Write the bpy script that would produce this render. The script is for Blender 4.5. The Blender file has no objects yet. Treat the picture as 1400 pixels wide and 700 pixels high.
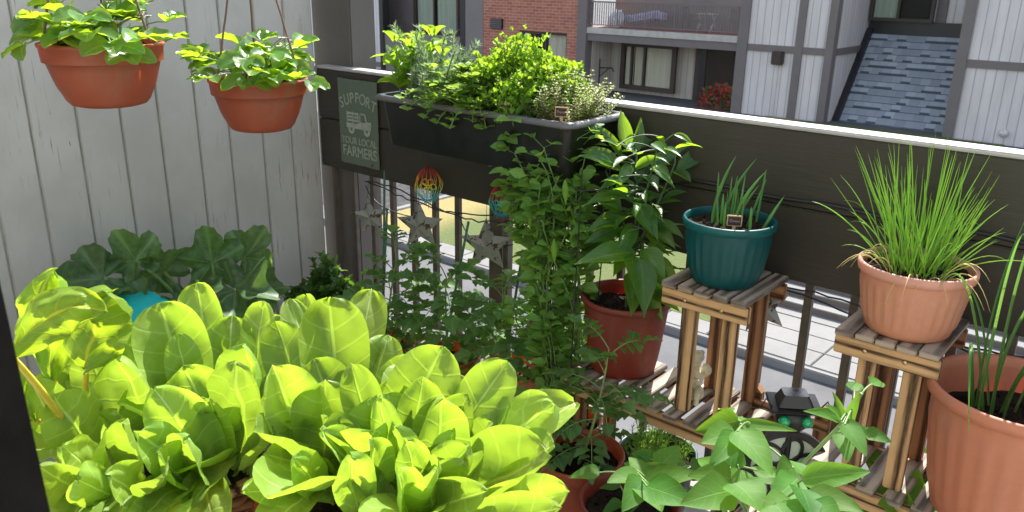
import bpy, bmesh, math, random
from mathutils import Vector, Matrix, Euler, noise
sc = bpy.context.scene
COL = sc.collection
R = math.radians
# ------------------------------------------------------------------ camera, sky, sun, exposure
cam_d = bpy.data.cameras.new('camera'); cam = bpy.data.objects.new('camera', cam_d); COL.objects.link(cam)
cam_d.sensor_width = 36; cam_d.lens = 28.8; cam_d.clip_start = .02; cam_d.clip_end = 500
cam.matrix_world = Matrix.Translation((0, -1.80, 1.383)) @ Matrix.Rotation(R(40.4), 4, 'Z') @ Matrix.Rotation(R(90 - 18.8), 4, 'X') @ Matrix.Rotation(.0154, 4, 'Z')
cam_d.dof.use_dof = True; cam_d.dof.focus_distance = 1.75; cam_d.dof.aperture_fstop = 13
sc.camera = cam
SUN_EL, SUN_AZ = 50, 18          # azimuth: degrees from +Y towards -X
w = bpy.data.worlds.new('World'); sc.world = w; w.use_nodes = True
nt = w.node_tree; bg = nt.nodes['Background']
sky = nt.nodes.new('ShaderNodeTexSky'); sky.sky_type = 'NISHITA'; sky.sun_disc = False
sky.sun_elevation = R(SUN_EL); sky.sun_rotation = R(-SUN_AZ); sky.air_density = 1.2; sky.dust_density = 1.5
hs = nt.nodes.new('ShaderNodeHueSaturation'); hs.inputs['Saturation'].default_value = .6; nt.links.new(sky.outputs[0], hs.inputs['Color']); nt.links.new(hs.outputs[0], bg.inputs[0]); bg.inputs[1].default_value = .105
sl = bpy.data.lights.new('sun', 'SUN'); sl.energy = 3.7; sl.angle = R(.55); sl.color = (1, .955, .88)
so = bpy.data.objects.new('sun', sl); COL.objects.link(so)
sd = Vector((-math.sin(R(SUN_AZ)) * math.cos(R(SUN_EL)), math.cos(R(SUN_AZ)) * math.cos(R(SUN_EL)), math.sin(R(SUN_EL))))
so.rotation_euler = sd.to_track_quat('Z', 'Y').to_euler(); so.location = (0, 5, 8)
vs = sc.view_settings; vs.view_transform = 'Standard'; vs.look = 'None'; vs.gamma = 1; vs.exposure = 1.73
sc.cycles.max_bounces = 8; sc.cycles.diffuse_bounces = 4; sc.cycles.transparent_max_bounces = 12
sc.cycles.sample_clamp_indirect = 6; sc.cycles.use_denoising = True

# ------------------------------------------------------------------ materials
class NT:
    def __init__(s, name):
        s.m = bpy.data.materials.new(name); s.m.use_nodes = True; s.t = s.m.node_tree
        s.out = s.t.nodes['Material Output']; s.p = s.t.nodes['Principled BSDF']
    def n(s, typ, **kw):
        o = s.t.nodes.new('ShaderNode' + typ)
        for k, v in kw.items(): setattr(o, k, v)
        return o
    def l(s, a, b): s.t.links.new(a, b)
    def put(s, v, inp):
        if hasattr(v, 'is_output') or isinstance(v, bpy.types.NodeSocket): s.l(v, inp)
        else: inp.default_value = v
    def math(s, op, a, b=0., c=None, clamp=False):
        o = s.n('Math', operation=op, use_clamp=clamp); s.put(a, o.inputs[0]); s.put(b, o.inputs[1])
        if c is not None: s.put(c, o.inputs[2])
        return o.outputs[0]
    def mix(s, f, a, b, mode='MIX'):
        o = s.n('Mix', data_type='RGBA', blend_type=mode); s.put(f, o.inputs[0])
        s.put(a if not isinstance(a, tuple) else (*a[:3], 1), o.inputs[6]); s.put(b if not isinstance(b, tuple) else (*b[:3], 1), o.inputs[7])
        return o.outputs[2]
    def coord(s, kind='Object', scale=(1, 1, 1)):
        c = s.n('TexCoord'); mp = s.n('Mapping'); mp.inputs['Scale'].default_value = scale
        s.l(c.outputs[kind], mp.inputs[0]); return mp.outputs[0]
    def noise(s, vec, scale=5, detail=4, rough=.55, dist=0):
        o = s.n('TexNoise'); s.l(vec, o.inputs['Vector']); o.inputs['Scale'].default_value = scale
        o.inputs['Detail'].default_value = detail; o.inputs['Roughness'].default_value = rough; o.inputs['Distortion'].default_value = dist
        return o.outputs['Fac']
    def ramp(s, f, stops, interp='LINEAR'):
        o = s.n('ValToRGB'); s.put(f, o.inputs[0]); cr = o.color_ramp; cr.interpolation = interp
        while len(cr.elements) < len(stops): cr.elements.new(.5)
        for e, (p, c) in zip(cr.elements, stops): e.position = p; e.color = (*c[:3], 1) if isinstance(c, tuple) else (c, c, c, 1)
        return o.outputs[0]
    def smooth(s, f, a, b, lo=0., hi=1.):
        o = s.n('MapRange', interpolation_type='SMOOTHSTEP'); s.put(f, o.inputs[0])
        for i, v in enumerate((a, b, lo, hi)): o.inputs[i + 1].default_value = v
        return o.outputs[0]
    def bump(s, h, strength=.3, dist=.01):
        o = s.n('Bump'); o.inputs['Strength'].default_value = strength; o.inputs['Distance'].default_value = dist
        s.l(h, o.inputs['Height']); s.l(o.outputs[0], s.p.inputs['Normal']); return o.outputs[0]
    def set(s, col=None, rough=None, metal=None, spec=None):
        if col is not None: s.put(col if not isinstance(col, tuple) else (*col[:3], 1), s.p.inputs['Base Color'])
        if rough is not None: s.put(rough, s.p.inputs['Roughness'])
        if metal is not None: s.p.inputs['Metallic'].default_value = metal
        if spec is not None: s.p.inputs['Specular IOR Level'].default_value = spec
        return s.m

def simple(name, col, rough=.5, var=.25, scale=8, metal=0, spec=.5, bump=.0, coord='Object', stretch=(1, 1, 1), dark=None):
    t = NT(name); v = t.coord(coord, stretch); n = t.noise(v, scale, 5, .6)
    d = dark or tuple(c * (1 - var) for c in col); l = tuple(min(1, c * (1 + var)) for c in col)
    c = t.ramp(n, [(.3, d), (.72, l)])
    if bump: t.bump(t.noise(v, scale * 6, 3), bump, .004)
    return t.set(c, t.smooth(n, .3, .7, rough * .85, min(1, rough * 1.15)), metal, spec)

def leafmat(name, col, trans, vein, rough=.42, tf=.45, nveins=7., slope=.25, vw=.028, mott=.25, radial=0, spec=.25, bump=.3, back=None, sv=.35, crk=.6):
    t = NT(name); uv = t.n('UVMap'); sp = t.n('SeparateXYZ'); t.l(uv.outputs[0], sp.inputs[0]); u, v = sp.outputs[0], sp.outputs[1]
    geo = t.n('NewGeometry'); rnd = geo.outputs['Random Per Island']
    if radial:
        a = t.math('ABSOLUTE', t.math('SUBTRACT', t.math('FRACT', t.math('MULTIPLY', u, radial)), .5))
        mid = t.smooth(a, 0., .1, 1., 0.)
        f = t.math('ABSOLUTE', t.math('SUBTRACT', t.math('FRACT', t.math('ADD', t.math('MULTIPLY', v, 6.), t.math('MULTIPLY', a, -3.))), .5))
    else:
        a = t.math('ABSOLUTE', t.math('SUBTRACT', u, .5))
        mid = t.smooth(a, vw * .3, vw * 1.3, 1., 0.)
        f = t.math('ABSOLUTE', t.math('SUBTRACT', t.math('FRACT', t.math('SUBTRACT', t.math('MULTIPLY', v, nveins), t.math('MULTIPLY', a, nveins * slope * 2))), .5))
    side = t.smooth(f, .0, .09, 1., 0.)
    vm = t.math('MAXIMUM', mid, t.math('MULTIPLY', side, sv))
    nz = t.noise(t.coord('Object'), 45, 4, .6)
    br = t.math('ADD', .78, t.math('MULTIPLY', rnd, .44))
    def tint(c):
        c1 = t.mix(t.smooth(nz, .35, .7), tuple(x * (1 - mott) for x in c), tuple(x * (1 + mott * .6) for x in c))
        c2 = t.mix(vm, c1, tuple(vein))
        h = t.n('HueSaturation'); t.l(c2, h.inputs['Color']); t.put(br, h.inputs['Value'])
        t.put(t.math('ADD', .485, t.math('MULTIPLY', t.math('FRACT', t.math('MULTIPLY', rnd, 7.3)), .03)), h.inputs['Hue'])
        return h.outputs[0]
    c = tint(col)
    if back: c = t.mix(geo.outputs['Backfacing'], c, tuple(back))
    t.set(c, rough, 0, spec)
    nz2 = t.noise(t.coord('Object'), 17, 2, .5)
    hgt = t.math('ADD', t.math('MULTIPLY', vm, -.35), t.math('ADD', t.math('MULTIPLY', nz, .35), t.math('MULTIPLY', nz2, crk)))
    nb = t.bump(hgt, bump, .003)
    tr = t.n('BsdfTranslucent'); h2 = t.mix(vm, tuple(trans), tuple(min(1, x * 1.4) for x in trans))
    hh = t.n('HueSaturation'); t.l(h2, hh.inputs['Color']); t.put(br, hh.inputs['Value']); t.l(hh.outputs[0], tr.inputs[0]); t.l(nb, tr.inputs['Normal'])
    mx = t.n('MixShader'); mx.inputs[0].default_value = tf; t.l(t.p.outputs[0], mx.inputs[1]); t.l(tr.outputs[0], mx.inputs[2]); t.l(mx.outputs[0], t.out.inputs[0])
    return t.m

def plastic(name, col, rough=.42, glow=None, dirt=(.27, .21, .16), da=.4):
    t = NT(name); v = t.coord('Object'); n = t.noise(t.coord('Object', (1, 1, .25)), 14, 5, .65); n2 = t.noise(v, 60, 3, .6)
    c = t.mix(t.smooth(n, .52, .8, 0, da), tuple(x for x in col), dirt)
    c = t.mix(t.smooth(n2, .3, .7, 0, .18), c, tuple(x * .6 for x in col))
    t.set(c, t.smooth(n, .3, .7, rough - .08, rough + .15)); t.bump(n2, .06, .002)
    if glow:
        tr = t.n('BsdfTranslucent'); tr.inputs[0].default_value = (*glow, 1); mx = t.n('MixShader'); mx.inputs[0].default_value = .3
        t.l(t.p.outputs[0], mx.inputs[1]); t.l(tr.outputs[0], mx.inputs[2]); t.l(mx.outputs[0], t.out.inputs[0])
    return t.m

def woodmat(name, light, darkc, bands=34., grey=0.):
    t = NT(name); uv = t.coord('UV', (1, 1, 1)); sp = t.n('SeparateXYZ'); t.l(uv, sp.inputs[0])
    st = t.n('CombineXYZ'); t.l(sp.outputs[0], st.inputs[0]); t.l(t.math('MULTIPLY', sp.outputs[1], .05), st.inputs[1])
    n1 = t.noise(st.outputs[0], 26, 4, .6, .4)
    w = t.math('SINE', t.math('ADD', t.math('MULTIPLY', sp.outputs[0], bands * 6.28), t.math('MULTIPLY', n1, 9.)))
    fine = t.noise(st.outputs[0], 220, 3, .7)
    f = t.math('ADD', t.math('MULTIPLY', w, .38), t.math('MULTIPLY', fine, .7))
    c = t.ramp(f, [(.12, light), (.42, tuple(a * .6 + b * .4 for a, b in zip(light, darkc))), (.7, darkc)])
    pat = t.noise(t.coord('Object'), 9, 4)
    c = t.mix(t.smooth(pat, .4, .75, 0, .35 + grey), c, (.30, .27, .25) if grey else tuple(x * .45 for x in light))
    t.bump(f, .35, .002); return t.set(c, .7, 0, .3)

M = {}
def boardpaint(name, col, under, horiz=False, crack=.5, rough=.6):
    t = NT(name); v = t.coord('Object', (.06, 1, 1) if horiz else (1, 1, .06)); n = t.noise(v, 130, 4, .65); big = t.noise(t.coord('Object'), 3.1, 4, .6)
    n3 = t.noise(t.coord('Object', (1, 1, .35)), 46, 5, .7)
    m1 = t.smooth(n, .34, .42, 1., 0.); flk = t.smooth(n3, .30, .33, 1., 0.)
    msk = t.math('MAXIMUM', t.math('MULTIPLY', m1, t.smooth(big, .45, .7, 0, crack)), t.math('MULTIPLY', flk, t.smooth(big, .4, .62, 0, 1)))
    c = t.mix(t.smooth(big, .3, .7), tuple(x * .88 for x in col), tuple(x * 1.06 for x in col))
    c = t.mix(msk, c, under); t.bump(t.math('SUBTRACT', n, t.math('MULTIPLY', msk, .6)), .25, .003); return t.set(c, rough, 0, .35)
M['siding'] = boardpaint('white weathered siding paint', (.455, .448, .42), (.15, .125, .10), False, .85)
M['groove'] = simple('groove grey', (.36, .355, .31), .9)
M['beam'] = boardpaint('dark brown rail paint', (.040, .036, .028), (.06, .055, .05), True, .35, .42)
M['cap'] = simple('rail cap light grey', (.42, .41, .40), .38, .15, 22)  # light grey base, much paler than the rail boards
M['baluster'] = simple('baluster metal', (.085, .07, .055), .5, .3, 20)
M['post'] = boardpaint('corner post paint', (.115, .105, .095), (.06, .05, .05))
M['black'] = simple('black plastic', (.012, .012, .012), .38, .3, 20)
M['blackmetal'] = simple('black frame paint', (.004, .0037, .0035), .8, .3, 30, spec=.02)
M['wire'] = simple('wire black rubber', (.012, .012, .013), .5)
M['greywire'] = simple('cord brown', (.16, .085, .06), .7)
M['boxblack'] = plastic('window box black plastic', (.006, .006, .0055), .4, None, (.03, .028, .025), .25)
M['boxrim'] = plastic('window box dusty rim', (.10, .10, .105), .4, None, (.2, .19, .18), .5)
M['terra'] = plastic('terracotta red plastic', (.37, .095, .042), .40, (.8, .1, .03))
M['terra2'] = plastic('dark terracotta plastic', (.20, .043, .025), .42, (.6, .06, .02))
M['salmon'] = plastic('salmon plastic', (.66, .31, .19), .45, (.85, .22, .07), (.55, .4, .3), .3)
M['salmonrim'] = plastic('salmon pale rim', (.63, .36, .27), .42, (.8, .3, .15))
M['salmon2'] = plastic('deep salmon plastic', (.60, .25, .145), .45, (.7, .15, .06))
M['teal'] = plastic('teal plastic', (.0035, .085, .088), .36, (.0, .3, .28), (.04, .12, .12), .3)
M['green'] = plastic('dark green plastic', (.006, .035, .03), .36, None)
M['aqua'] = plastic('turquoise plastic', (.01, .42, .44), .38, None, (.2, .5, .5), .2)
t = NT('potting soil'); v = t.coord('Object'); n = t.noise(v, 90, 5, .7); n2 = t.noise(v, 300, 2)
t.bump(n, 1., .02); M['soil'] = t.set(t.ramp(n, [(.35, (.012, .008, .006)), (.6, (.04, .025, .017)), (.75, (.10, .06, .04))]), .95, 0, .2)
t = NT('bark mulch'); v = t.coord('Object', (1, .5, 1)); vo = t.n('TexVoronoi'); t.l(v, vo.inputs[0]); vo.inputs['Scale'].default_value = 75
t.bump(vo.outputs['Distance'], 1., .02); M['mulch'] = t.set(t.mix(t.smooth(vo.outputs['Distance'], .1, .7), (.32, .12, .07), (.03, .012, .008)), .9, 0, .2)
M['wood'] = woodmat('burnt striped pine', (.54, .34, .165), (.035, .014, .007))
M['woodred'] = woodmat('reddish burnt pine', (.33, .16, .075), (.045, .017, .009))
M['woodgrey'] = woodmat('greyed slat pine', (.37, .29, .215), (.06, .04, .028), 28., .3)
M['screw'] = simple('brass screw', (.6, .42, .2), .35, .2, 50, .8)
M['stone'] = simple('cast stone statue', (.62, .56, .40), .85, .3, 40, bump=.4)
M['starmetal'] = NT('rusty silver star'); t = M['starmetal']; n = t.noise(t.coord('Object'), 48, 3, .6)
M['starmetal'] = t.set(t.mix(t.smooth(n, .56, .60), (.24, .25, .23), (.06, .035, .025)), .55, .35)
M['sign'] = NT('sage tin'); t = M['sign']; n = t.noise(t.coord('Object'), 24, 6, .7); n2 = t.noise(t.coord('Object'), 90, 4, .7)
M['sign'] = t.set(t.mix(t.smooth(n, .62, .68), t.mix(n2, (.085, .115, .085), (.13, .165, .125)), (.035, .03, .022)), .55, 0, .4)
M['signtext'] = simple('sign pale print', (.30, .34, .29), .6, .3, 60)
M['tagblack'] = simple('tag face', (.012, .008, .008), .5); M['tagwood'] = simple('tag wood edge', (.5, .33, .18), .7); M['tagtext'] = simple('tag print', (.38, .2, .2), .6)
t = NT('rainbow wire'); tc = t.n('TexCoord'); sp = t.n('SeparateXYZ'); t.l(tc.outputs['Generated'], sp.inputs[0])
M['rainbow'] = t.set(t.ramp(sp.outputs[2], [(.0, (.35, .02, .05)), (.09, (.3, .02, .06)), (.14, (.03, .5, .6)), (.34, (.1, .55, .5)), (.5, (.6, .6, .06)), (.68, (.8, .35, .02)), (.82, (.75, .05, .01)), (1., (.25, .01, .015))]), .3, .5)
t = NT('blue wire'); tc = t.n('TexCoord'); sp = t.n('SeparateXYZ'); t.l(tc.outputs['Generated'], sp.inputs[0])
M['rainbow2'] = t.set(t.ramp(sp.outputs[2], [(.0, (.3, .02, .05)), (.12, (.25, .02, .06)), (.2, (.02, .5, .55)), (.55, (.05, .55, .5)), (.68, (.55, .1, .02)), (.85, (.6, .03, .01)), (1., (.2, .01, .015))]), .3, .5)
M['eye'] = NT('green glass eye').set((.0, .30, .10), .08, 0, .8)
M['shell'] = simple('pale glow shell', (.42, .50, .40), .5, .1)
M['solar'] = simple('solar cell', (.01, .012, .016), .2, .2, 40)
M['twine'] = simple('green stake', (.035, .10, .07), .5)
# greens
M['lettuce'] = leafmat('romaine leaf', (.235, .37, .065), (.385, .565, .036), (.46, .58, .22), .46, .5, 7., .11, .026, .12, spec=.4, bump=.7, sv=.4, crk=2.2)
M['chard'] = leafmat('chard leaf', (.19, .33, .05), (.40, .55, .02), (.62, .50, .06), .34, .5, 7., .2, .03, .15, bump=.8)
M['pepper'] = leafmat('pepper leaf', (.035, .115, .028), (.34, .58, .02), (.09, .20, .05), .30, .5, 5., .25, .02, .15, spec=.6)
M['bean'] = leafmat('bean leaf', (.058, .165, .026), (.30, .56, .03), (.10, .23, .06), .6, .42, 5., .3, .016, .12)
M['tomato'] = leafmat('tomato leaf', (.07, .155, .055), (.30, .52, .04), (.10, .20, .08), .5, .4, 5., .25, .03, .2)
M['pea'] = leafmat('pea leaf', (.13, .28, .075), (.40, .64, .06), (.14, .28, .09), .42, .46, 5., .25, .03, .2)
M['straw'] = leafmat('strawberry leaf', (.075, .20, .05), (.48, .70, .03), (.14, .27, .08), .34, .5, 7., .3, .03, .15, spec=.55)
M['basil'] = leafmat('basil leaf', (.12, .28, .03), (.42, .64, .03), (.2, .36, .06), .34, .45, 5., .25, .03, .12)
M['parsley'] = leafmat('parsley leaf', (.11, .27, .03), (.42, .62, .03), (.2, .36, .06), .45, .45, 4., .8, .03, .2)
M['oregano'] = leafmat('oregano leaf', (.12, .24, .05), (.38, .55, .05), (.2, .32, .08), .5, .4, 4., .8, .03, .2)
M['rosemary'] = leafmat('rosemary needle', (.24, .33, .20), (.32, .45, .18), (.25, .33, .2), .5, .3, 1., .1, .1, .2)
M['thyme'] = leafmat('thyme leaf', (.34, .40, .19), (.45, .54, .18), (.4, .46, .25), .55, .35, 2., .5, .05, .25)
M['squash'] = leafmat('zucchini leaf', (.07, .15, .055), (.2, .36, .04), (.11, .21, .085), .5, .3, radial=5, mott=.45, spec=.5, bump=.6)
M['shrub'] = leafmat('shrub leaf', (.035, .10, .02), (.2, .4, .02), (.06, .15, .04), .35, .35, 4., .25, .03, .2, spec=.55)
M['dill'] = leafmat('dill frond', (.09, .22, .04), (.3, .5, .04), (.1, .25, .05), .5, .35, 1., .1, .1, .2)
M['chive'] = leafmat('chive blade', (.22, .42, .07), (.44, .66, .05), (.25, .44, .1), .35, .35, 1., .1, .2, .1)
M['onion'] = leafmat('onion blade', (.085, .215, .06), (.22, .42, .06), (.13, .27, .09), .38, .3, 1., .1, .2, .12)
M['stem'] = simple('green stem', (.14, .24, .07), .5, .3, 30)
M['stemdark'] = simple('dark stem', (.05, .10, .035), .55, .3, 30)
M['yellowstem'] = simple('chard rib', (.55, .42, .05), .4, .15, 30)
M['petal'] = simple('white petal', (.75, .75, .68), .5, .08)
M['redflower'] = leafmat('red blossom', (.42, .05, .05), (.5, .08, .06), (.45, .1, .08), .5, .3)

# ------------------------------------------------------------------ mesh builder
class MB:
    def __init__(s): s.v = []; s.f = []; s.u = []; s.mi = []; s.sm = []
    def quad(s, pts, uvs=None, mi=0, smooth=False):
        b = len(s.v); s.v += [tuple(p) for p in pts]; n = len(pts); s.f.append(tuple(range(b, b + n))); s.u.append(uvs or [(0, 0)] * n); s.mi.append(mi); s.sm.append(smooth)
    def box(s, c, d, rot=None, mi=0, grain=None, bev=0.):
        if isinstance(bev, float) and bev > 0: return s.bbox(c, d, rot, mi, grain, bev)
        hx, hy, hz = d[0] / 2, d[1] / 2, d[2] / 2; ro = random.random() * 9; c = Vector(c)
        for ax in range(3):
            for sg in (-1, 1):
                a, b = (ax + 1) % 3, (ax + 2) % 3; h = (hx, hy, hz); pts = []; uv = []
                for sa, sb in ((-1, -1), (1, -1), (1, 1), (-1, 1))[::sg]:
                    p = [0, 0, 0]; p[ax] = sg * h[ax]; p[a] = sa * h[a]; p[b] = sb * h[b]
                    if grain is None: uv.append({0: (p[1] + c[1], p[2] + c[2]), 1: (p[0] + c[0], p[2] + c[2]), 2: (p[0] + c[0], p[1] + c[1])}[ax])
                    else:
                        o = [k for k in (a, b) if k != grain]; uv.append((p[o[0]] + ro, p[grain] + ro if grain in (a, b) else p[o[-1]] + ro))
                    q = Vector(p); q = (rot @ q if rot else q) + c; pts.append(q)
                s.quad(pts, uv, mi)
    def bbox(s, c, d, rot, mi, grain, bev):
        bm = bmesh.new(); bmesh.ops.create_cube(bm, size=1)
        for v in bm.verts: v.co = Vector((v.co.x * d[0], v.co.y * d[1], v.co.z * d[2]))
        bmesh.ops.bevel(bm, geom=bm.edges[:], offset=bev, segments=2, affect='EDGES'); ro = random.random() * 9; c = Vector(c)
        for f in bm.faces:
            n = f.normal; ax = max(range(3), key=lambda k: abs(n[k])); a, b = (ax + 1) % 3, (ax + 2) % 3; pts = []; uv = []
            for v in f.verts:
                p = v.co
                if grain is None: uv.append({0: (p[1] + c[1], p[2] + c[2]), 1: (p[0] + c[0], p[2] + c[2]), 2: (p[0] + c[0], p[1] + c[1])}[ax])
                else:
                    o = [k for k in (a, b) if k != grain]; uv.append((p[o[0]] + ro, p[grain] + ro if grain in (a, b) else p[o[-1]] + ro))
                pts.append((rot @ p if rot else p.copy()) + c)
            s.quad(pts, uv, mi)
        bm.free()
    def grid(s, rows, uvs=None, mi=0, closed=False, smooth=True):
        b = len(s.v); nr, nc = len(rows), len(rows[0])
        for r in rows: s.v += [tuple(p) for p in r]
        for i in range(nr - 1):
            for j in range(nc if closed else nc - 1):
                k = (j + 1) % nc; s.f.append((b + i * nc + j, b + i * nc + k, b + (i + 1) * nc + k, b + (i + 1) * nc + j)); s.mi.append(mi); s.sm.append(smooth)
                if uvs: s.u.append([uvs[i][j], uvs[i][k], uvs[i + 1][k], uvs[i + 1][j]])
                else:
                    j1 = j + 1; s.u.append([(j / nc, i / nr), (j1 / nc, i / nr), (j1 / nc, (i + 1) / nr), (j / nc, (i + 1) / nr)])
    def tube(s, pts, r, n=6, mi=0, cap=True):
        pts = [Vector(p) for p in pts]; m = len(pts); rr = r if isinstance(r, (list, tuple)) else [r] * m
        rows = []; up = None
        for i, p in enumerate(pts):
            T = (pts[min(i + 1, m - 1)] - pts[max(i - 1, 0)])
            T = T.normalized() if T.length > 1e-9 else Vector((0, 0, 1))
            if up is None: up = T.orthogonal().normalized()
            up = (up - T * up.dot(T)); up = up.normalized() if up.length > 1e-6 else T.orthogonal().normalized()
            sd_ = T.cross(up)
            rows.append([p + (up * math.cos(2 * math.pi * k / n) + sd_ * math.sin(2 * math.pi * k / n)) * rr[i] for k in range(n)])
        s.grid(rows, None, mi, True)
        if cap:
            for row, rev in ((rows[0], True), (rows[-1], False)): s.quad(row[::-1] if rev else row, None, mi)
    def lathe(s, prof, n=40, c=(0, 0, 0), mi=0, rib=0., nr=0, sx=1, sy=1):
        rows = []
        for (r, z, *k) in prof:
            kk = k[0] if k else 0
            rows.append([(c[0] + sx * math.cos(2 * math.pi * j / n) * (r + kk * rib * (.5 + .5 * math.cos(2 * math.pi * j * nr / n))), c[1] + sy * math.sin(2 * math.pi * j / n) * (r + kk * rib * (.5 + .5 * math.cos(2 * math.pi * j * nr / n))), c[2] + z) for j in range(n)])
        s.grid(rows, None, mi, True)
    def leaf(s, A, B, W, N, bow=.15, prof='ovate', nu=3, nv=9, cup=.25, ruf=0., rf=5, mi=0, wig=0., ctrl=None, roll=0., nseed=0):
        A, B, N = Vector(A), Vector(B), Vector(N); L = (B - A).length
        if L < 1e-6: return
        C = ctrl if ctrl is not None else (A + B) / 2 + N.normalized() * (bow * L)
        C = Vector(C); pf = PROF[prof]; rows = []; uvs = []; ph = random.random() * 6.28
        for i in range(nv + 1):
            t_ = 1 - (1 - i / nv) ** 1.45; p = A * (1 - t_) ** 2 + C * 2 * t_ * (1 - t_) + B * t_ * t_
            T = ((C - A) * (1 - t_) + (B - C) * t_); T = T.normalized() if T.length > 1e-9 else (B - A).normalized()
            S = T.cross(N); S = S.normalized() if S.length > 1e-6 else T.orthogonal().normalized(); Nn = S.cross(T)
            if roll: S, Nn = S * math.cos(roll * t_) + Nn * math.sin(roll * t_), Nn * math.cos(roll * t_) - S * math.sin(roll * t_)
            wd = W * pf(t_) * .5; row = []; ur = []
            for j in range(-nu, nu + 1):
                q = j / nu; off = wd * q
                lift = cup * wd * q * q + (ruf * W * abs(q) ** 1.5 * math.sin(rf * t_ * 6.28 + ph + (2.1 if q > 0 else 0)) if ruf else 0)
                if wig: lift += wig * W * (noise.noise(Vector((q * 1.7 + ph * 3, t_ * 4 + ph, nseed))) + .3 * noise.noise(Vector((q * 4.5 + ph, t_ * 10 + ph, nseed + 9))))
                row.append(p + S * off * (1 - .25 * cup * q * q) + Nn * lift); ur.append((q * .5 + .5, t_))
            rows.append(row); uvs.append(ur)
        s.grid(rows, uvs, mi)
    def palm(s, P, D, N, Rd, lobes=5, depth=.35, ruf=.12, mi=0, cup=.2, na=60, nr=7, seed=0):
        P, D, N = Vector(P), Vector(D).normalized(), Vector(N); N = (N - D * N.dot(D)).normalized(); S = D.cross(N)
        rows = []; uvs = []
        for i in range(nr + 1):
            q = i / nr; row = []; ur = []
            for j in range(na + 1):
                a = (j / na - .5) * 2 * math.pi * .94; u_ = j / na
                lb = .5 - .5 * math.cos(2 * math.pi * u_ * lobes)
                rad = Rd * (1 - depth + depth * lb ** .55) * (.80 + .2 * math.cos(a)) * (1 + .035 * math.sin(j * 2.4) + .05 * noise.noise(Vector((j * .6, seed, 0))))
                z = cup * Rd * (q ** 1.6) * .6 + ruf * Rd * q * q * math.sin(a * lobes * 1.0 + seed) + ruf * .8 * Rd * q * noise.noise(Vector((a * 2, q * 2, seed)))
                row.append(P + (D * math.cos(a) + S * math.sin(a)) * rad * q + N * z); ur.append((u_, q))
            rows.append(row); uvs.append(ur)
        s.grid(rows, uvs, mi)
    def build(s, name, mats, parent=None, loc=None):
        me = bpy.data.meshes.new(name); me.from_pydata(s.v, [], s.f)
        for m in (mats if isinstance(mats, (list, tuple)) else [mats]): me.materials.append(M[m] if isinstance(m, str) else m)
        me.polygons.foreach_set('material_index', s.mi); me.polygons.foreach_set('use_smooth', s.sm)
        ul = me.uv_layers.new(name='UVMap'); flat = [c for f in s.u for uv in f for c in uv]; ul.data.foreach_set('uv', flat)
        me.update(); o = bpy.data.objects.new(name, me); COL.objects.link(o)
        if parent is not None: o.parent = parent
        if loc is not None: o.location = loc
        return o
def ss(a, b, x): x = max(0, min(1, (x - a) / (b - a))); return x * x * (3 - 2 * x)
PROF = {
 'ovate': lambda t: max(.04, (math.sin(math.pi * t ** .72) ** .85)) if t < .999 else .01,
 'pepper': lambda t: max(.03, 1.0 * math.sin(math.pi * t ** .68) ** 1.05 * (1 - .25 * t)) * 1.12,
 'heart': lambda t: ss(-.14, .2, t) * max(0, math.cos(math.pi / 2 * min(1, t))) ** .85 * 1.06 + .01,
 'round': lambda t: max(.03, math.sin(math.pi * min(1, t)) ** .62),
 'serr': lambda t: max(.03, math.sin(math.pi * min(1, t ** .9)) ** .62 * (1 - .13 * ((t * 9) % 1))),
 'lobed': lambda t: max(.03, math.sin(math.pi * t ** .75) ** .9 * (1 - .42 * ((t * 3.5) % 1))),
 'romaine': lambda t: (.24 + .76 * ss(.0, .62, t)) * (1 if t < .62 else (max(.0, 1 - ((t - .62) / .38) ** 2.6)) ** .5) + .07 * ss(.5, .9, t),
 'lance': lambda t: max(.05, math.sin(math.pi * t ** .8)),
 'blade': lambda t: 1 - .9 * t ** 3,
}
def props(o, label=None, cat=None, group=None, kind=None):
    if label: o['label'] = label
    if cat: o['category'] = cat
    if group: o['group'] = group
    if kind: o['kind'] = kind
    return o
def thing(name, loc, label, cat, group=None, rz=0):
    o = bpy.data.objects.new(name, None); COL.objects.link(o); o.location = loc; o.rotation_euler.z = rz; o.empty_display_size = .05
    return props(o, label, cat, group)
def V(*a): return Vector(a)
def rv(s=1.): return Vector((random.uniform(-s, s), random.uniform(-s, s), random.uniform(-s, s)))
def bez(A, C, B, n=8): A, C, B = Vector(A), Vector(C), Vector(B); return [A * (1 - t) ** 2 + C * 2 * t * (1 - t) + B * t * t for t in [i / n for i in range(n + 1)]]
def text_mesh(name, txt, size, mat, parent, mw, align='CENTER', ext=.0006):
    cu = bpy.data.curves.new(name, 'FONT'); cu.body = txt; cu.size = size; cu.align_x = align; cu.align_y = 'CENTER'; cu.extrude = ext
    to = bpy.data.objects.new(name, cu); COL.objects.link(to); bpy.context.view_layer.update()
    me = bpy.data.meshes.new_from_object(to.evaluated_get(bpy.context.evaluated_depsgraph_get())); bpy.data.objects.remove(to)
    me.materials.clear(); me.materials.append(M[mat]); o = bpy.data.objects.new(name, me); COL.objects.link(o)
    me.transform(mw); o.parent = parent; return o
def wpos(o):
    p = Vector((0, 0, 0))
    while o is not None: p = p + o.location; o = o.parent
    return p
def put(mb, name, mats, parent=None):          # mesh given in world coordinates
    if parent is not None:
        q = wpos(parent); mb.v = [(a - q.x, b - q.y, c - q.z) for a, b, c in mb.v]
    return mb.build(name, mats, parent)
def bx(name, x0, x1, y0, y1, z0, z1, mat, parent=None, bev=0., grain=None):
    m = MB(); m.box(((x0 + x1) / 2, (y0 + y1) / 2, (z0 + z1) / 2), (x1 - x0, y1 - y0, z1 - z0), None, 0, grain, bev); return put(m, name, mat, parent)
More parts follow.
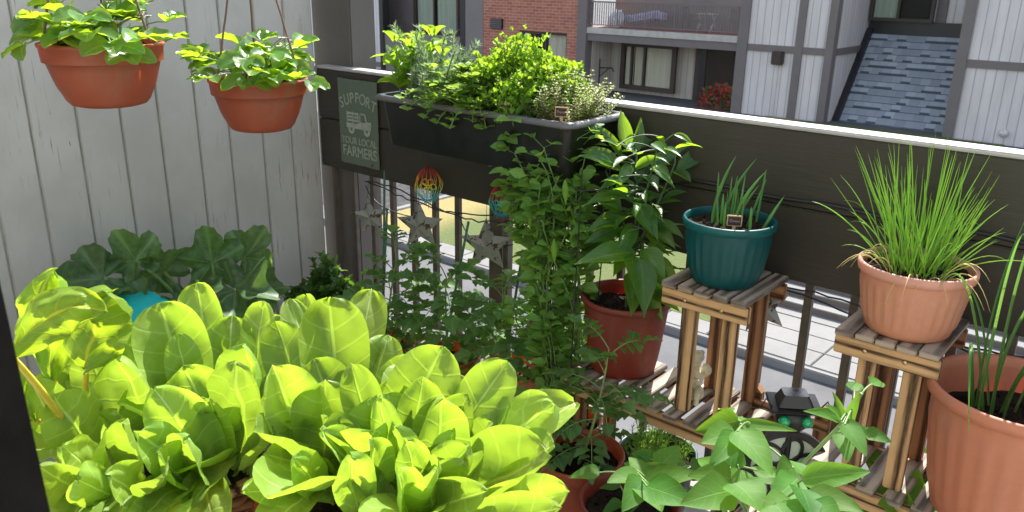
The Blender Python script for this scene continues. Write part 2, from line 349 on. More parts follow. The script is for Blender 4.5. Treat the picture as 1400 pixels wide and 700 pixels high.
# ------------------------------------------------------------------ far materials
def sidingm(name, col, pitch, axis=0):
    t = NT(name); sp = t.n('SeparateXYZ'); c = t.n('TexCoord'); t.l(c.outputs['UV'], sp.inputs[0])
    f = t.math('ABSOLUTE', t.math('SUBTRACT', t.math('FRACT', t.math('DIVIDE', sp.outputs[0], pitch)), .5)); g = t.smooth(f, .43, .47)
    n = t.noise(t.coord('UV', (1, .15, 1)), 3, 4, .6)
    cc = t.mix(t.smooth(n, .3, .7), tuple(x * .9 for x in col), tuple(x * 1.05 for x in col))
    t.bump(t.math('SUBTRACT', 1., g), .5, .02); return t.set(t.mix(g, cc, tuple(x * .62 for x in col)), .75, 0, .3)
M['fsiding'] = sidingm('far grey siding', (.66, .605, .595), .30)
M['fsidingbeige'] = sidingm('far beige siding', (.50, .45, .39), .30)
M['ftrim'] = simple('far taupe trim', (.17, .145, .14), .7, .12, 2)
M['fpanel'] = simple('far taupe panel', (.20, .175, .165), .75, .12, 1.5)
M['fconc'] = simple('far concrete', (.46, .43, .39), .85, .2, 3)
M['fbrown'] = simple('far brown frame', (.045, .028, .022), .5, .2, 4)
M['fblack'] = simple('far black flashing', (.014, .013, .016), .35, .2, 4)
M['curtain'] = simple('cream curtain', (.80, .76, .64), .9, .12, 6, stretch=(1, 1, .05)); M['curtaingreen'] = simple('pale green curtain', (.5, .58, .5), .9, .15, 6, stretch=(1, 1, .05))
M['dark'] = simple('dim room', (.03, .028, .026), .8); M['redfloor'] = simple('far red deck', (.20, .075, .06), .8, .2, 6)
t = NT('window glass'); t.p.inputs['Base Color'].default_value = (.01, .012, .012, 1); t.p.inputs['Roughness'].default_value = .03
tr = t.n('BsdfTransparent'); tr.inputs[0].default_value = (.96, .96, .94, 1); mx = t.n('MixShader'); mx.inputs[0].default_value = .09
t.l(tr.outputs[0], mx.inputs[1]); t.l(t.p.outputs[0], mx.inputs[2]); t.l(mx.outputs[0], t.out.inputs[0]); M['glass'] = t.m
t = NT('red brick'); b = t.n('TexBrick'); t.l(t.coord('UV'), b.inputs['Vector']); b.inputs['Scale'].default_value = 1
b.inputs['Brick Width'].default_value = .40; b.inputs['Row Height'].default_value = .135; b.inputs['Mortar Size'].default_value = .014; b.inputs['Bias'].default_value = -.1
b.inputs['Color1'].default_value = (.37, .115, .07, 1); b.inputs['Color2'].default_value = (.48, .19, .12, 1); b.inputs['Mortar'].default_value = (.45, .33, .28, 1)
n = t.noise(t.coord('UV'), 4, 4); t.bump(b.outputs['Fac'], -.4, .01); M['brick'] = t.set(t.mix(t.smooth(n, .35, .7, 0, .35), b.outputs['Color'], (.30, .12, .09)), .85, 0, .2)
t = NT('blue grey shingles'); uv = t.coord('UV'); b = t.n('TexBrick'); t.l(uv, b.inputs['Vector']); b.inputs['Scale'].default_value = 1; b.offset = .37
b.inputs['Brick Width'].default_value = .34; b.inputs['Row Height'].default_value = .30; b.inputs['Mortar Size'].default_value = .004; b.inputs['Bias'].default_value = 0
b.inputs['Color1'].default_value = (.20, .22, .245, 1); b.inputs['Color2'].default_value = (.36, .385, .42, 1); b.inputs['Mortar'].default_value = (.1, .12, .15, 1)
b2 = t.n('TexBrick'); t.l(uv, b2.inputs['Vector']); b2.inputs['Scale'].default_value = 1; b2.offset = .61; b2.inputs['Brick Width'].default_value = .34; b2.inputs['Row Height'].default_value = .30; b2.inputs['Mortar Size'].default_value = 0; b2.inputs['Bias'].default_value = -.05
b2.inputs['Color1'].default_value = (0, 0, 0, 1); b2.inputs['Color2'].default_value = (1, 1, 1, 1)
sp = t.n('SeparateXYZ'); t.l(uv, sp.inputs[0]); fr = t.math('FRACT', t.math('DIVIDE', sp.outputs[1], .30))
tabs = t.math('MULTIPLY', t.smooth(fr, .26, .32, 1., 0.), t.smooth(b2.outputs['Color'], .45, .5))
n = t.noise(t.coord('UV'), 60, 3, .7); c = t.mix(t.smooth(n, .3, .75, 0, .4), b.outputs['Color'], (.38, .43, .5)); t.bump(n, .3, .01)
M['shingle'] = t.set(t.mix(t.math('MULTIPLY', tabs, .85), c, (.035, .045, .06)), .95, 0, .15)
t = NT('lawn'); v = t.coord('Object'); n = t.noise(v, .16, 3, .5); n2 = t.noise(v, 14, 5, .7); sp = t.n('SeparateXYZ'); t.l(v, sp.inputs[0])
yellowish = t.smooth(t.math('ADD', sp.outputs[0], t.math('MULTIPLY', n, 3.)), -10.9, -9.9, 1., 0.)  # sunlit part yellow, shaded part green: lawn shadow painted into the colour
c = t.mix(yellowish, (.105, .13, .05), (.27, .22, .10)); M['lawn'] = t.set(t.mix(t.smooth(n2, .3, .7, 0, .5), c, t.mix(yellowish, (.06, .08, .03), (.20, .16, .06))), .95, 0, .1); t.bump(n2, .6, .05)
t = NT('asphalt'); v = t.coord('Object'); n = t.noise(v, 40, 5, .7); n2 = t.noise(v, .8, 4, .6); M['asphalt'] = t.set(t.mix(t.smooth(n2, .3, .7), t.mix(n, (.06, .06, .064), (.11, .11, .117)), (.12, .12, .124)), .9, 0, .2); t.bump(n, .3, .01)
t = NT('walk concrete'); v = t.coord('Object'); n = t.noise(v, 1.6, 5, .65); n2 = t.noise(v, 60, 3, .6); M['concrete'] = t.set(t.mix(n2, t.mix(t.smooth(n, .3, .7), (.15, .147, .145), (.21, .207, .205)), (.18, .178, .175)), .9, 0, .2)
M['darkasphalt'] = simple('black driveway asphalt', (.016, .016, .018), .9, .3, 6)  # near-black base, darker than the street asphalt
M['riser'] = simple('step riser concrete', (.14, .112, .095), .9, .25, 5)
t = NT('balcony floor'); v = t.coord('Object'); n = t.noise(v, 4, 5, .65); n2 = t.noise(v, 120, 3, .6); M['floor'] = t.set(t.mix(n2, t.mix(t.smooth(n, .3, .7), (.30, .285, .27), (.44, .42, .40)), (.36, .34, .33)), .85, 0, .25); t.bump(n2, .15, .003)
# ------------------------------------------------------------------ ground, street
GZ = -3.6
def sheet(name, x0, x1, y0, y1, z, mat):
    m = MB(); m.quad([(x0, y0, z), (x1, y0, z), (x1, y1, z), (x0, y1, z)], [(x0, y0), (x1, y0), (x1, y1), (x0, y1)]); return props(put(m, name, mat), kind='structure')
sheet('ground', -240, 240, -60, 300, GZ - .012, 'asphalt')
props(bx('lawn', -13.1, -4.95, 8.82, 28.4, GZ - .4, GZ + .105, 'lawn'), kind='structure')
sheet('driveway', -26, -13.33, 9.2, 26, GZ, 'darkasphalt')
m = MB()
for i in range(10): m.box((-12.9 + i * .84 - 0.0, 8.585, GZ - .09), (.828, .45, .4), None, 0, None, .012)
for i in range(3):
    for k in range(7): m.box((-4.14 + k * 1.52, 8.62 + i * .5 + .0, GZ - .09), (1.505, .49, .4), None, 0, None, .01)
props(put(m, 'pavement', 'concrete'), kind='structure')
m = MB(); m.box((-3, 8.3, GZ - .1), (22, .1, .42), None, 0, None, .015); m.box((-13.22, 13.9, GZ - .08), (.2, 11, .42), None, 0, None, .02)
props(put(m, 'kerb', 'concrete'), kind='structure')
m = MB()
for i in range(6):
    m.box((.1, 9.885 + i * .27 + 1.5, GZ + .0 + i * .055 + .05), (9.9, 3., .1 + i * .11), None, 0)
    m.box((.1, 9.885 + i * .27 + 1.5, GZ + .11 + i * .11), (9.96, 3.04, .025), None, 1, None, .004)
st = put(m, 'concrete_steps', ['riser', 'concrete']); props(st, 'wide run of shallow grey concrete steps down by the pavement', 'steps')
# ------------------------------------------------------------------ apartment building across the street
B = thing('apartment_building', (-20, 29, GZ - .6), 'grey sided apartment block with a red brick bay and taupe trim across the street', 'building')
zt, zb = 5.2, GZ - .6
bx('siding_wall', -38.6, -36.0, 29, 29.3, zb, zt, 'fsiding', B); bx('trim', -38.6, -36.0, 28.96, 29.05, -3.5, -3.22, 'ftrim', B)
bx('trim', -36.02, -35.7, 28.95, 29.4, zb, zt, 'fblack', B)
bx('recess_wall', -38.9, -29.5, 30.9, 31.1, zb, zt, 'fpanel', B); bx('parapet', -35.7, -29.55, 29.02, 29.14, zb, -1.53, 'fpanel', B)
bx('door', -37.2, -35.3, 30.84, 30.9, -3.2, 1.5, 'ftrim', B)
def window(x0, x1, z0, z1, y, fm, cur, split, fw=.16, cfr=((0, 1),)):
    m = MB(); d = .16
    for (a, b, c, e) in ((x0, x1, z0, z0 + fw), (x0, x1, z1 - fw, z1)): m.box(((a + b) / 2, y, (c + e) / 2), (b - a, d, e - c))
    for (a, b) in ((x0, x0 + fw), (x1 - fw, x1)): m.box(((a + b) / 2, y, (z0 + z1) / 2), (b - a, d, z1 - z0 - 2 * fw))
    for s_ in split: m.box((x0 + (x1 - x0) * s_, y + .01, (z0 + z1) / 2), (.1, d - .04, z1 - z0 - 2 * fw))
    f = put(m, 'window', fm, B); bx('pane', x0 + fw, x1 - fw, y + .03, y + .04, z0 + fw, z1 - fw, 'glass', f)
    bx('backing', x0 + fw, x1 - fw, y + .30, y + .33, z0 + fw, z1 - fw, 'dark', f)
    for (a, b) in cfr:
        xa, xb = x0 + (x1 - x0) * a, x0 + (x1 - x0) * b; rows = []; uvs = []
        for zz in (z0 + fw, z1 - fw): rows.append([(xa + (xb - xa) * k / 40, y + .10 + .03 * math.sin(k * 1.9), zz) for k in range(41)]); uvs.append([(k, zz) for k in range(41)])
        c = MB(); c.grid(rows, uvs); put(c, 'curtain', cur, f)
    return f
window(-34.9, -31.5, -1.6, 2.4, 30.6, 'fbrown', 'curtaingreen', (.45,), .14, ((0.03, .42), (.5, .97)))
bx('corner_post', -31.9 + 2.0, -29.55, 29.0, 29.3, zb, zt, 'fblack', B); bx('panel', -29.5, -28.3, 28.98, 29.3, zb, zt, 'fpanel', B)
m = MB()
for (x0, x1, z0, z1) in ((-28.3, -25.95, zb, zt), (-23.15, -22.52, zb, zt), (-25.95, -23.15, zb, -2.5), (-25.95, -23.15, -1.0, zt)): m.box(((x0 + x1) / 2, 29.15, (z0 + z1) / 2), (x1 - x0, .3, z1 - z0))
put(m, 'brick_wall', 'brick', B)
window(-25.95, -23.15, -2.5, -1.0, 29.2, 'fbrown', 'curtain', (.28, .52), .12, ((.55, .97),))
v_ = bx('wall_vent', -27.75, -27.0, 28.9, 29.02, -1.0, -.52, 'fblack', B)
m = MB()
for k in range(5): m.box((-27.37, 28.89, -.94 + k * .09), (.66, .03, .05), Matrix.Rotation(.5, 3, 'X'))
put(m, 'louvre', 'ftrim', v_)
bx('corner_post', -22.52, -22.02, 28.9, 29.4, zb, zt, 'ftrim', B); bx('corner_post', -14.78, -14.36, 28.9, 29.4, zb, zt, 'ftrim', B)
bx('recess_wall', -22.3, -14.5, 31.55, 31.7, -.7, zt, 'fpanel', B)
bx('balcony_floor', -22.02, -14.78, 28.95, 31.5, -.92, -.67, 'fconc', B); bx('deck', -22.0, -14.8, 29.1, 31.5, -.665, -.65, 'redfloor', B); bx('fascia', -22.02, -14.78, 29.0, 29.16, -1.24, -.925, 'ftrim', B)
m = MB(); m.box((-18.4, 29.12, .42), (7.2, .07, .06)); m.box((-18.4, 29.12, -.55), (7.2, .05, .04))
for k in range(62): m.box((-21.95 + k * .117, 29.12, -.07), (.03 if k % 12 else .07, .03, .94))
put(m, 'balcony_railing', 'ftrim', B)
bx('recess_wall', -22.1, -14.7, 31.0, 31.2, zb, -1.0, 'fsidingbeige', B); bx('recess_side', -22.06, -21.98, 29.4, 31.0, zb, -1.0, 'fsidingbeige', B)
window(-21.2, -18.35, -3.4, -1.3, 30.62, 'fbrown', 'curtain', (.2, .43), .2, ((.05, .22), (.24, .42), (.45, .9)))
d = bx('door', -17.6, -14.8, 30.9, 30.98, zb, -1.24, 'fbrown', B); bx('pane', -17.0, -14.9, 30.86, 30.88, -3.4, -1.35, 'glass', d); bx('panel', -17.35, -17.05, 30.85, 30.89, zb, -1.3, 'fblack', d)
bx('curtain', -15.7, -15.1, 30.83, 30.85, -3.3, -1.4, 'curtain', d)
bx('siding_wall', -14.36, -11.3, 29, 29.3, zb, zt, 'fsiding', B); bx('trim', -14.36, -11.3, 28.94, 29.03, -1.17, -.92, 'ftrim', B); bx('trim', -12.47, -12.17, 28.92, 29.02, zb, zt, 'ftrim', B)
l = bx('wall_lamp', -13.25, -12.82, 28.7, 28.98, -1.62, -1.12, 'fbrown', B, .04); bx('conduit', -13.06, -13.03, 28.95, 28.99, zb, -1.62, 'fsiding', l)
bx('corner_post', -11.32, -11.03, 28.9, 29.3, zb, zt, 'ftrim', B)
bx('side_wall', -11.3, -11.05, 29.3, 32.6, zb, zt, 'fsiding', B); bx('trim', -11.2, -11.0, 29.32, 32.4, -1.17, -.92, 'ftrim', B)
bx('recess_wall', -11.05, -6.6, 32.6, 32.8, zb, zt, 'fsiding', B)
def shed(x0, x1):
    m = MB(); a, b = (32.4, -.5), (29.15, -4.8); ln = math.hypot(a[0] - b[0], a[1] - b[1])
    nr_ = int(ln / .30) + 1; dy, dz = (a[0] - b[0]) / ln, (a[1] - b[1]) / ln; ny, nz_ = -dz, dy
    for k in range(nr_):
        s0, s1 = k * .30, min(ln, (k + 1) * .30 + .02); th = .035
        pl = [(x0, b[0] + dy * s0 + ny * th, b[1] + dz * s0 + nz_ * th), (x1, b[0] + dy * s0 + ny * th, b[1] + dz * s0 + nz_ * th), (x1, b[0] + dy * s1 + ny * .004, b[1] + dz * s1 + nz_ * .004), (x0, b[0] + dy * s1 + ny * .004, b[1] + dz * s1 + nz_ * .004)]
        m.quad(pl, [(x0, s0 + .001), (x1, s0 + .001), (x1, s1 - .021), (x0, s1 - .021)]); m.quad([(x0, b[0] + dy * s0, b[1] + dz * s0), (x1, b[0] + dy * s0, b[1] + dz * s0), pl[1], pl[0]], [(x0, s0 + .001)] * 4)
    m.quad([(x0, b[0] + .15, b[1] - .05), (x0, a[0], a[1] - .3), (x1, a[0], a[1] - .3), (x1, b[0] + .15, b[1] - .05)])
    r = put(m, 'shed_roof', 'shingle', B); f = MB(); an = math.atan2(a[1] - b[1], a[0] - b[0])
    f.box((x0 + .06, (a[0] + b[0]) / 2, (a[1] + b[1]) / 2 + .12), (.22, ln, .3), Matrix.Rotation(an, 3, 'X')); f.box(((x0 + x1) / 2, 32.46, -.24), (x1 - x0, .14, .5)); put(f, 'flashing', 'fblack', r)
shed(-11.0, -6.95); shed(-41.6, -38.9)
window(-11.0, -8.7, .0, 2.6, 32.25, 'fbrown', 'curtaingreen', (.45,), .12, ((.05, .42),))
bx('trim', -8.7, -8.35, 32.5, 32.62, .0, zt, 'ftrim', B)
bx('corner_post', -6.95, -6.62, 28.9, 32.6, zb, zt, 'ftrim', B)
bx('siding_wall', -6.62, 6, 29, 29.3, zb, zt, 'fsiding', B); bx('trim', -6.62, 6, 28.94, 29.03, -1.22, -.96, 'ftrim', B)
bx('corner_post', -38.95, -38.6, 28.9, 32.6, zb, zt, 'ftrim', B); bx('siding_wall', -60, -41.6, 29, 29.3, zb, zt, 'fsiding', B); bx('recess_wall', -41.6, -38.9, 32.6, 32.8, zb, zt, 'fsiding', B)
m = MB(); m.lathe([(.0, 0), (.13, 0), (.13, .1), (.0, .12)], 16); q = put(m, 'wall_knob', 'fsiding', B); q.rotation_euler.x = R(90); q.location = Vector((-5.13, 28.99, -3.22)) - B.location
q.data.transform(Matrix.Translation(B.location)); bx('utility_box', -37.3, -36.9, 28.85, 28.99, -2.95, -2.6, 'fblack', B)
m = MB(); m.tube([(-38.3, 28.9, -4.2), (-38.3, 28.9, -3.6), (-38.45, 28.9, -3.4), (-38.9, 28.9, -3.35)], .1, 8); put(m, 'vent_pipe', 'fsiding', B)
# things on and by the far balconies
def patio_chair(x, y, rz, label):
    o = thing('patio_chair', (x, y, -.65), label, 'chair', 'chairs on the far balcony', rz); 
    m = MB(); m.box((0, 0, .42), (.5, .48, .04), None, 0, None, .01); m.build('seat', 'fpanel', o)
    m = MB(); m.box((0, .24, .72), (.5, .03, .5), Matrix.Rotation(-.15, 3, 'X'), 0, None, .01); m.build('backrest', 'fpanel', o)
    for sx in (-.23, .23):
        for sy in (-.2, .22): m = MB(); m.tube([(sx, sy, 0), (sx, sy, .42 if sy < 0 else .62)], .02, 6); m.build('leg', 'ftrim', o)
        m = MB(); m.tube([(sx, -.2, .42), (sx, -.2, .63), (sx, .22, .63)], .02, 6); m.build('armrest', 'ftrim', o)
patio_chair(-17.6, 30.2, 2.6, 'grey patio chair behind the far balcony railing, between the white bag and the folding table')
patio_chair(-15.6, 30.3, 3.6, 'grey patio chair at the far balcony corner post, beyond the folding table')
o = thing('folding_table', (-16.7, 29.9, -.65), 'small white folding table with crossed legs on the far balcony', 'table')
m = MB(); m.box((0, 0, .72), (.8, .5, .03), None, 0, None, .008); m.build('tabletop', 'fconc', o)
for sx in (-.3, .3): m = MB(); m.tube([(sx, -.22, 0), (sx, .22, .71)], .02, 6); m.tube([(sx + .04, .22, 0), (sx + .04, -.22, .71)], .02, 6); m.build('leg', 'fconc', o)
bm = bmesh.new(); bmesh.ops.create_icosphere(bm, subdivisions=3, radius=.36)
for v in bm.verts: n_ = noise.noise(v.co * 5); v.co = Vector((v.co.x * 1.1, v.co.y * .8, max(-.3, v.co.z * 1.2))) * (1 + .35 * n_)
me = bpy.data.meshes.new('plastic_bag'); bm.to_mesh(me); bm.free(); me.materials.append(simple('white bag', (.75, .75, .76), .4)); o = bpy.data.objects.new('plastic_bag', me); COL.objects.link(o); o.location = (-21.1, 29.9, -.34)
props(o, 'crumpled white plastic bag standing behind the far balcony railing', 'bag')
bm = bmesh.new(); bmesh.ops.create_cube(bm, size=1); bmesh.ops.bevel(bm, geom=bm.edges[:], offset=.2, segments=3, affect='EDGES')
for v in bm.verts: v.co = Vector((v.co.x * 1.9, v.co.y * .7, v.co.z * .42 + (.1 * math.sin(v.co.x * 5))))
me = bpy.data.meshes.new('covered_bench'); bm.to_mesh(me); bm.free(); me.materials.append(simple('lilac cover', (.42, .38, .5), .8)); o = bpy.data.objects.new('covered_bench', me); COL.objects.link(o); o.location = (-19.9, 30.4, -.2)
props(o, 'low bench under a lilac grey cover on the far balcony beside the white bag', 'bench')
o = thing('flower_bush', (-15.6, 29.6, GZ - .4), 'round red flowering bush by the dark ground floor door across the street', 'bush')
m = MB(); m2 = MB(); random.seed(4)
for k in range(900):
    d_ = rv().normalized(); r_ = random.uniform(.55, 1) ** .5 * .95; p = Vector((-15.6 + d_.x * r_, 29.6 + d_.y * r_ * .8, -3.45 + d_.z * r_ * .75 + .1)); (m2 if random.random() < .62 else m).leaf(p, p + rv(.16), .11, rv(), .2, 'round', 1, 3)
put(m, 'foliage', 'shrub', o); put(m2, 'blossoms', 'redflower', o)
m = MB(); 
for k in range(6): m.tube([(-15.6, 29.6, GZ - .4), (-15.6 + random.uniform(-.4, .4), 29.7 + random.uniform(-.3, .3), -3.3)], .03, 5)
put(m, 'stem', 'stemdark', o)
m = MB(); m.tube([(-21.95, 30.0, -3.3), (-21.95, 30.0, -2.1)], .03, 6); m.tube([(-21.95, 30.0, -2.5), (-21.2, 29.9, -2.45), (-21.1, 29.9, -2.6)], .03, 6); m.tube([(-21.95, 30.0, -2.9), (-21.4, 29.9, -2.5)], .02, 6)
props(put(m, 'plant_bracket', 'fblack'), 'thin black scrolled plant bracket on the beige recess wall across the street', 'bracket')
# ------------------------------------------------------------------ balcony structure
props(bx('balcony_floor', -2.7, 2.5, -3.6, .12, -.14, 0, 'floor'), kind='structure')
Wl = thing('siding_wall', (-2.46, -1.5, 0), 'weathered white vertical board wall beside the balcony, its paint cracked and flaking', 'wall')
m = MB(); y = -.004; random.seed(3)
while y > -3.5:
    wd = random.choice((.109, .116, .121, .124)); m.box((-2.475, y - wd / 2, 1.5), (.03, wd - .0055, 3.2), None, 0, None, .0025); y -= wd
put(m, 'boards', 'siding', Wl); bx('backing', -2.56, -2.4665, -3.55, -.002, -.1, 3.1, 'groove', Wl)
o = bx('corner_post', -2.53, -2.315, .045, .16, -.14, 3.1, 'post', None, .006); props(o, 'tall dark taupe post where the white board wall meets the railing', 'post')
Rl = thing('balcony_railing', (-.6, .02, 0), 'dark brown balcony railing of two wide boards over thin square balusters', 'railing')
m = MB()
m.box((-.629, .02, .982), (3.658, .04, .172), None, 0, None, .003); m.box((-.629, .02, .806), (3.658, .04, .174), None, 0, None, .003); m.box((-.629, .024, .89), (3.64, .026, .02))
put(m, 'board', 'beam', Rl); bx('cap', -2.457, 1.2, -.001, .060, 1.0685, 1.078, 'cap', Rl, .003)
for x in (-1.64, -.02, 1.1): bx('post', x - .028, x + .028, .0435, .1, -.02, 1.067, 'baluster', Rl, .003)
x = -2.407
while x < 1.1:
    if min(abs(x + 1.64), abs(x + .02)) > .05: bx('baluster', x - .0095, x + .0095, .012, .031, .06, .7185, 'baluster', Rl, .002)
    x += .1045
bx('bottom_rail', -2.457, 1.2, .004, .04, .03, .058, 'baluster', Rl, .003)
# near dark post on the left edge (from table below)
a, b_ = Vector((-.540, -1.647, 1.201)), Vector((-.486, -1.660, 1.070)); ax = (a - b_).normalized(); top = b_ + ax * 1.0; bot = b_ - ax * (b_.z / ax.z)
sdv = V(-.76, -.65, 0); fw = V(-.65, .76, 0); m = MB(); pr = []
for p in (bot, top): pr.append([p, p + sdv * .09, p + sdv * .09 - fw * .045, p - fw * .045])
for k in range(4): j = (k + 1) % 4; m.quad([pr[0][k], pr[0][j], pr[1][j], pr[1][k]])
m.quad(pr[1]); m.quad(pr[0][::-1])
DP = thing('door_post', bot, 'blurred black post of a door frame at the near left edge of the balcony', 'post'); put(m, 'frame', 'blackmetal', DP)
m = MB(); cpt = Vector((-.505, -1.677, 1.084)) - fw * .046; mm = MB()
rows = []
for i in range(13):
    an = i / 12 * math.pi; rr, zz = .0085 + .0028 * math.cos(an), .0028 * math.sin(an); rows.append([cpt + (sdv * math.cos(q) + V(0, 0, 1) * math.sin(q)) * rr - fw * zz for q in [k / 20 * 6.2832 for k in range(21)]])
mm.grid(rows); put(mm, 'screw_ring', 'baluster', DP)
HW = thing('house_wall', (0, -1.95, 0), 'white board wall of the home behind the camera facing the railing', 'wall')  # unseen wall behind the camera, added to bounce sunlight onto the near fronts
bx('boards', -2.45, 3.0, -2.1, -1.95, 0, 2.7, 'siding', HW)
# ------------------------------------------------------------------ tin sign
S = thing('tin_sign', (-2.227, -.006, .752), 'sage green tin sign reading SUPPORT YOUR LOCAL FARMERS with a pale truck', 'sign')
m = MB(); n_ = 24; rows = []
random.seed(2); e = lambda: random.uniform(-.0012, .0012)
ol = []
for k in range(n_): ol.append((-.102 + .204 * k / n_, e()))
for k in range(n_): ol.append((.102 + e(), .294 * k / n_))
for k in range(n_): ol.append((.102 - .204 * k / n_, .294 + e()))
for k in range(n_): ol.append((-.102 + e(), .294 - .294 * k / n_))
m.quad([(-2.227 + x, -.009, .752 + z) for x, z in ol]); m.quad([(-2.227 + x, -.006, .752 + z) for x, z in ol][::-1])
b0 = len(m.v) - 2 * len(ol)
for k in range(len(ol)): j = (k + 1) % len(ol); m.quad([(-2.227 + ol[k][0], -.009, .752 + ol[k][1]), (-2.227 + ol[k][0], -.006, .752 + ol[k][1]), (-2.227 + ol[j][0], -.006, .752 + ol[j][1]), (-2.227 + ol[j][0], -.009, .752 + ol[j][1])])
put(m, 'plate', 'sign', S)
def stx(name, txt, size, x, z, rz=0, sx=1.): text_mesh(name, txt, size, 'signtext', S, Matrix.Translation((x, -.0038, z)) @ Matrix.Rotation(R(90), 4, 'X') @ Matrix.Rotation(rz, 4, 'Z') @ Matrix.Diagonal((sx, 1.15, 1, 1)))
for k, ch in enumerate('SUPPORT'):
    q = (k - 3) / 3; stx('lettering', ch, .046, q * .084, .232 - .022 * q * q, -q * .3, .95)
stx('lettering', 'YOUR LOCAL', .030, .001, .083); stx('lettering', 'FARMERS', .045, .002, .044)
m = MB(); tb = lambda x0, x1, z0, z1: m.box((-2.227 + (x0 + x1) / 2, -.0096, .752 + (z0 + z1) / 2), (x1 - x0, .0012, z1 - z0))
tb(-.062, .066, .128, .145)
for z in (.151, .163, .175): tb(-.06, .004, z, z + .0075)
for x in (-.06, -.03, -.002): m.box((-2.227 + x + .003, -.0099, .752 + .165), (.005, .0012, .04))
tb(.008, .0135, .145, .184); tb(.008, .038, .178, .184)
m.quad([(-2.227 + p, -.0102, .752 + z) for p, z in ((.034, .184), (.041, .182), (.05, .146), (.043, .146))]); tb(.012, .045, .145, .153); tb(.048, .068, .143, .157)
for x in (-.036, .046):
    m.quad([(-2.227 + x + .0165 * math.cos(k / 20 * 6.2832), -.0106, .752 + .124 + .0165 * math.sin(k / 20 * 6.2832)) for k in range(20)])
put(m, 'truck_print', 'signtext', S); m = MB()
for x in (-.036, .046): m.quad([(-2.227 + x + .006 * math.cos(k / 14 * 6.2832), -.0110, .752 + .124 + .006 * math.sin(k / 14 * 6.2832)) for k in range(14)])
put(m, 'wheel_hub', 'sign', S)
# ------------------------------------------------------------------ pots
def pot(name, label, cat, c, h, r, rb, body, rim=None, soil='soil', style='round', ribs=0, group=None, fill=.86, rimh=None, soilbump=.012):
    o = thing(name, c, label, cat, group); x, y, z = c; rim = rim or body
    rh = rimh or min(.035, h * .2)
    if style == 'round':      # rolled lip
        pr = [(0, 0), (rb - .006, 0), (rb, .006)] + [(rb + (r * .93 - rb) * (q ** .8), .006 + (h - rh * .6 - .006) * q, 1 if .1 < q < .88 else 0) for q in [k / 10 for k in range(1, 11)]]
        lip = [(r * .93, h - rh * .6), (r * .985, h - rh * .55), (r, h - rh * .3), (r * .995, h - rh * .08), (r * .96, h), (r * .92, h - rh * .1), (r * .905, h - rh * .5)]
        inn = [(r * .905, h - rh * .5), (r * .88, h * fill - .01)]
    elif style == 'band':     # stepped vertical band at the top
        pr = [(0, 0), (rb * .72, 0), (rb * .88, .004), (rb * .98, .014), (rb * 1.06, .03)] + [(rb * 1.06 + (r * .90 - rb * 1.06) * q ** .75, .03 + (h - rh - .03) * q) for q in (.15, .3, .5, .75, 1)] + [(r * .955, h - rh + .002)]
        lip = [(r * .955, h - rh + .002), (r * .975, h - .008), (r * 1.0, h - .006), (r * 1.0, h), (r * .93, h + .001), (r * .92, h - .01)]
        inn = [(r * .92, h - .01), (r * .88, h * fill - .01)]
    else:                      # plain nursery pot with flat wide rim
        pr = [(0, 0), (rb - .004, 0), (rb, .004)] + [(rb + (r * .9 - rb) * q, .004 + (h - rh - .004) * q) for q in (.25, .5, .75, 1)] + [(r * .94, h - rh + .003)]
        lip = [(r * .94, h - rh + .003), (r * .985, h - .004), (r, h), (r * .95, h + .002), (r * .9, h - .006), (r * .89, h - rh)]
        inn = [(r * .89, h - rh), (r * .86, h * fill - .01)]
    m = MB(); m.lathe(pr, 96 if ribs else 56, (x, y, z), 0, .0035 if ribs else 0, ribs); put(m, 'pot_wall', body, o)
    m = MB(); m.lathe(lip, 64, (x, y, z)); put(m, 'rim', rim, o); m = MB(); m.lathe(inn, 56, (x, y, z)); put(m, 'inner_wall', body, o)
    m = MB(); rows = []
    for i in range(9):
        q = i / 8; rows.append([(x + math.cos(a) * q * r * .885, y + math.sin(a) * q * r * .885, z + h * fill + soilbump * (noise.noise(Vector((math.cos(a) * q * 5 + x * 9, math.sin(a) * q * 5, y * 9))) + .5 * noise.noise(Vector((math.cos(a) * q * 17, math.sin(a) * q * 17, y))))) for a in [k / 36 * 6.2832 for k in range(36)]])
    m.grid(rows, None, 0, True)
    for k in range(int(60 * r / .1)):
        a, q = random.uniform(0, 6.28), random.random() ** .5 * r * .82; s_ = random.uniform(.002, .006); m.box((x + math.cos(a) * q, y + math.sin(a) * q, z + h * fill + .003), (s_ * 2, s_, s_), Euler((random.random() * 3, random.random() * 3, random.random() * 3)).to_matrix())
    put(m, 'soil', soil, o); return o
random.seed(11)
def hanging(c, label):
    o = pot('hanging_pot', label, 'hanging pot', c, .135, .128, .088, 'terra', None, style='band', group='terracotta pots hanging by the board wall', rimh=.04, fill=.9)
    ap = V(c[0], c[1], c[2] + .60)
    for k in range(3):
        a = 2.62 + k * 2.094; p = V(c[0] + math.cos(a) * .121, c[1] + math.sin(a) * .121, c[2] + .128); pts = [p + (ap - p) * q + V(.0008 * math.sin(q * 40), 0, 0) for q in [i / 24 for i in range(25)]]
        m = MB(); m.tube(pts, .0026, 6); put(m, 'cord', 'greywire', o)
    m = MB(); m.tube([ap, ap + V(0, 0, .05), ap + V(-.015, 0, .07), ap + V(-.03, 0, .05)], .004, 6); put(m, 'hook', 'blackmetal', o)
    m = MB(); m.tube([(-2.46, c[1], c[2] + .66), (c[0] - .005, c[1], c[2] + .66)], .006, 6); m.tube([(-2.46, c[1], c[2] + .50), (-2.2, c[1], c[2] + .66)], .005, 6); put(m, 'bracket_arm', 'blackmetal', o)
    return o
hanging((-1.880, -.985, 1.10), 'nearer terracotta hanging pot, at the top left against the board wall'); hanging((-1.942, -.565, .985), 'farther terracotta hanging pot, between the board wall and the tin sign')
